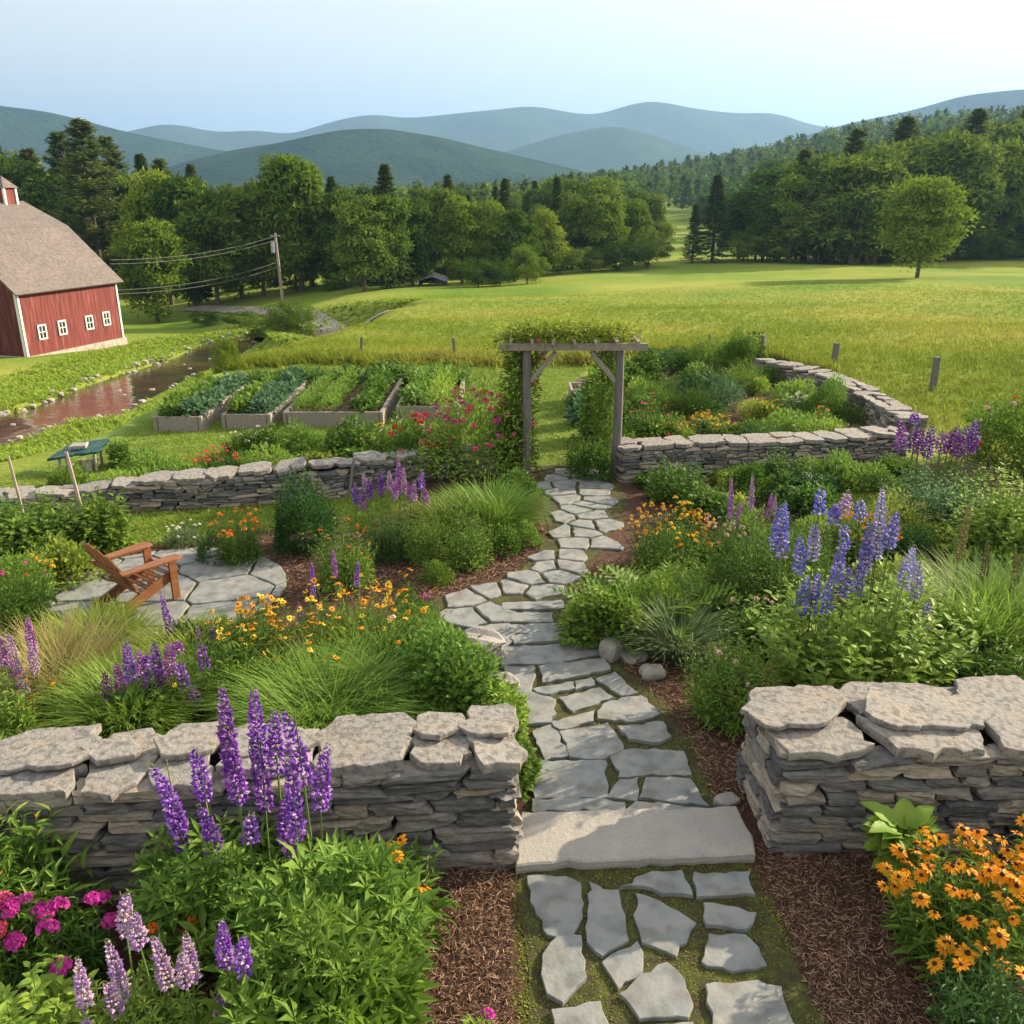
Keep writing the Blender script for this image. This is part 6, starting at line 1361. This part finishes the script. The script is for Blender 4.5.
# lawn blades
def inside(poly, n, seed):
    r = np.random.default_rng(seed); P = np.array(poly); lo, hi = P.min(0), P.max(0); q = lo + (hi - lo) * r.random((n, 2)); return q[inpoly(q[:, 0], q[:, 1], poly)]
BEDS = [(-7.05, -6.05, 16.9, 20.7), (-5.8, -4.75, 17.1, 21.1), (-4.65, -2.55, 17.3, 21.5), (-2.45, -1.1, 17.8, 21.1)]
q = inside(LAWN_B, 52000, 3)
for b in BEDS: q = q[~((q[:, 0] > b[0]) & (q[:, 0] < b[1]) & (q[:, 1] > b[2]) & (q[:, 1] < b[3]))]
q = np.concatenate([q, inside(LAWN_L, 12000, 4), inside(LAWN_R, 5000, 5)])
bladefield('lawn_grass', 'short mown grass of the garden lawns', q, .065, M['lawn'], 11, per=4, wid=.012, spread=.5)
# mulch chips
def chips(poly, dens, seed, size, name, label):
    r = np.random.default_rng(seed); P = np.array(poly); lo, hi = P.min(0), P.max(0); n = int(dens * (hi - lo).prod()); q = inside(poly, n, seed); n = len(q)
    q = q[np.hypot((q[:, 0] - PC[0]) / 1.4, (q[:, 1] - PC[1]) / 1.27) > 1]; q = q[~inpoly(q[:, 0], q[:, 1], PATH_POLY)]; n = len(q)
    t = tmpl([(-.06, 0, 0), (.07, .1, 0), (.05, .85, 0), (-.03, 1, .03), (-.06, 0, .06), (.07, .1, .05), (.05, .85, .06), (-.03, 1, .08)], [(0, 3, 2, 1), (4, 5, 6, 7), (0, 1, 5, 4), (1, 2, 6, 5), (2, 3, 7, 6), (3, 0, 4, 7)])
    d = np.column_stack([r.normal(size=(n, 2)), r.normal(size=n) * .22]); a = Acc(); a.inst(t[0], t[1], np.column_stack([q, .006 + r.random(n) * .018]), frames(d, np.tile([0, 0, 1.], (n, 1)) + r.normal(size=(n, 3)) * .3), size * r.uniform(.5, 1.6, n), 0)
    return tag(a.build(name, M['chip']), label, 'mulch', kind='stuff')
chips([(-2.2, 2.4), (.0, 2.4), (.0, 5.0), (-2.2, 4.9)], 5500, 1, .032, 'bark_mulch', 'shredded brown bark mulch left of the near path')
chips([(1.74, 2.4), (4.2, 2.4), (4.2, 5.2), (1.74, 5.2)], 5500, 2, .032, 'bark_mulch', 'shredded brown bark mulch below the right front wall')
chips(gp([(718, 815), (655, 695), (610, 655), (560, 612), (600, 560), (1100, 600), (1000, 800)]), 2600, 3, .036, 'bark_mulch', 'shredded bark mulch right of the path behind the right wall')
chips(gp([(20, 620), (60, 548), (300, 540), (540, 520), (548, 545), (520, 570), (430, 602), (250, 600)]), 1300, 4, .05, 'bark_mulch', 'shredded bark mulch between the patio and the path')
# moss tufts between the path stones
q = np.concatenate([inside(PATH_POLY, 60000, 6), inside([(.05, 2.3), (1.8, 2.3), (1.9, 7.2), (-.3, 7.2)], 52000, 61)]); q = q[inpoly(q[:, 0], q[:, 1], PATH_POLY)]; q = q[(np.sin(q[:, 0] * 7 + q[:, 1] * 3) + np.sin(q[:, 1] * 9 - q[:, 0] * 4) + np.random.default_rng(3).normal(size=len(q)) * .6) > -.9]
def stonecells():
    out = []
    for s in NEAR: out.append([G(*map(float, z_.split(','))) for z_ in s.split()])
    return out
for P_ in stonecells(): q = q[~inpoly(q[:, 0], q[:, 1], P_)]
q = q[~inpoly(q[:, 0], q[:, 1], gp([(514, 874), (757, 864), (735, 815), (520, 818)]))]; q = q[~(inpoly(q[:, 0], q[:, 1], FARP) & (np.random.default_rng(1).random(len(q)) < .55))]
bladefield('path_moss', 'low moss and creeping greens between the path stones', q, .026, M['tuft'], 12, per=4, wid=.009, spread=.9)
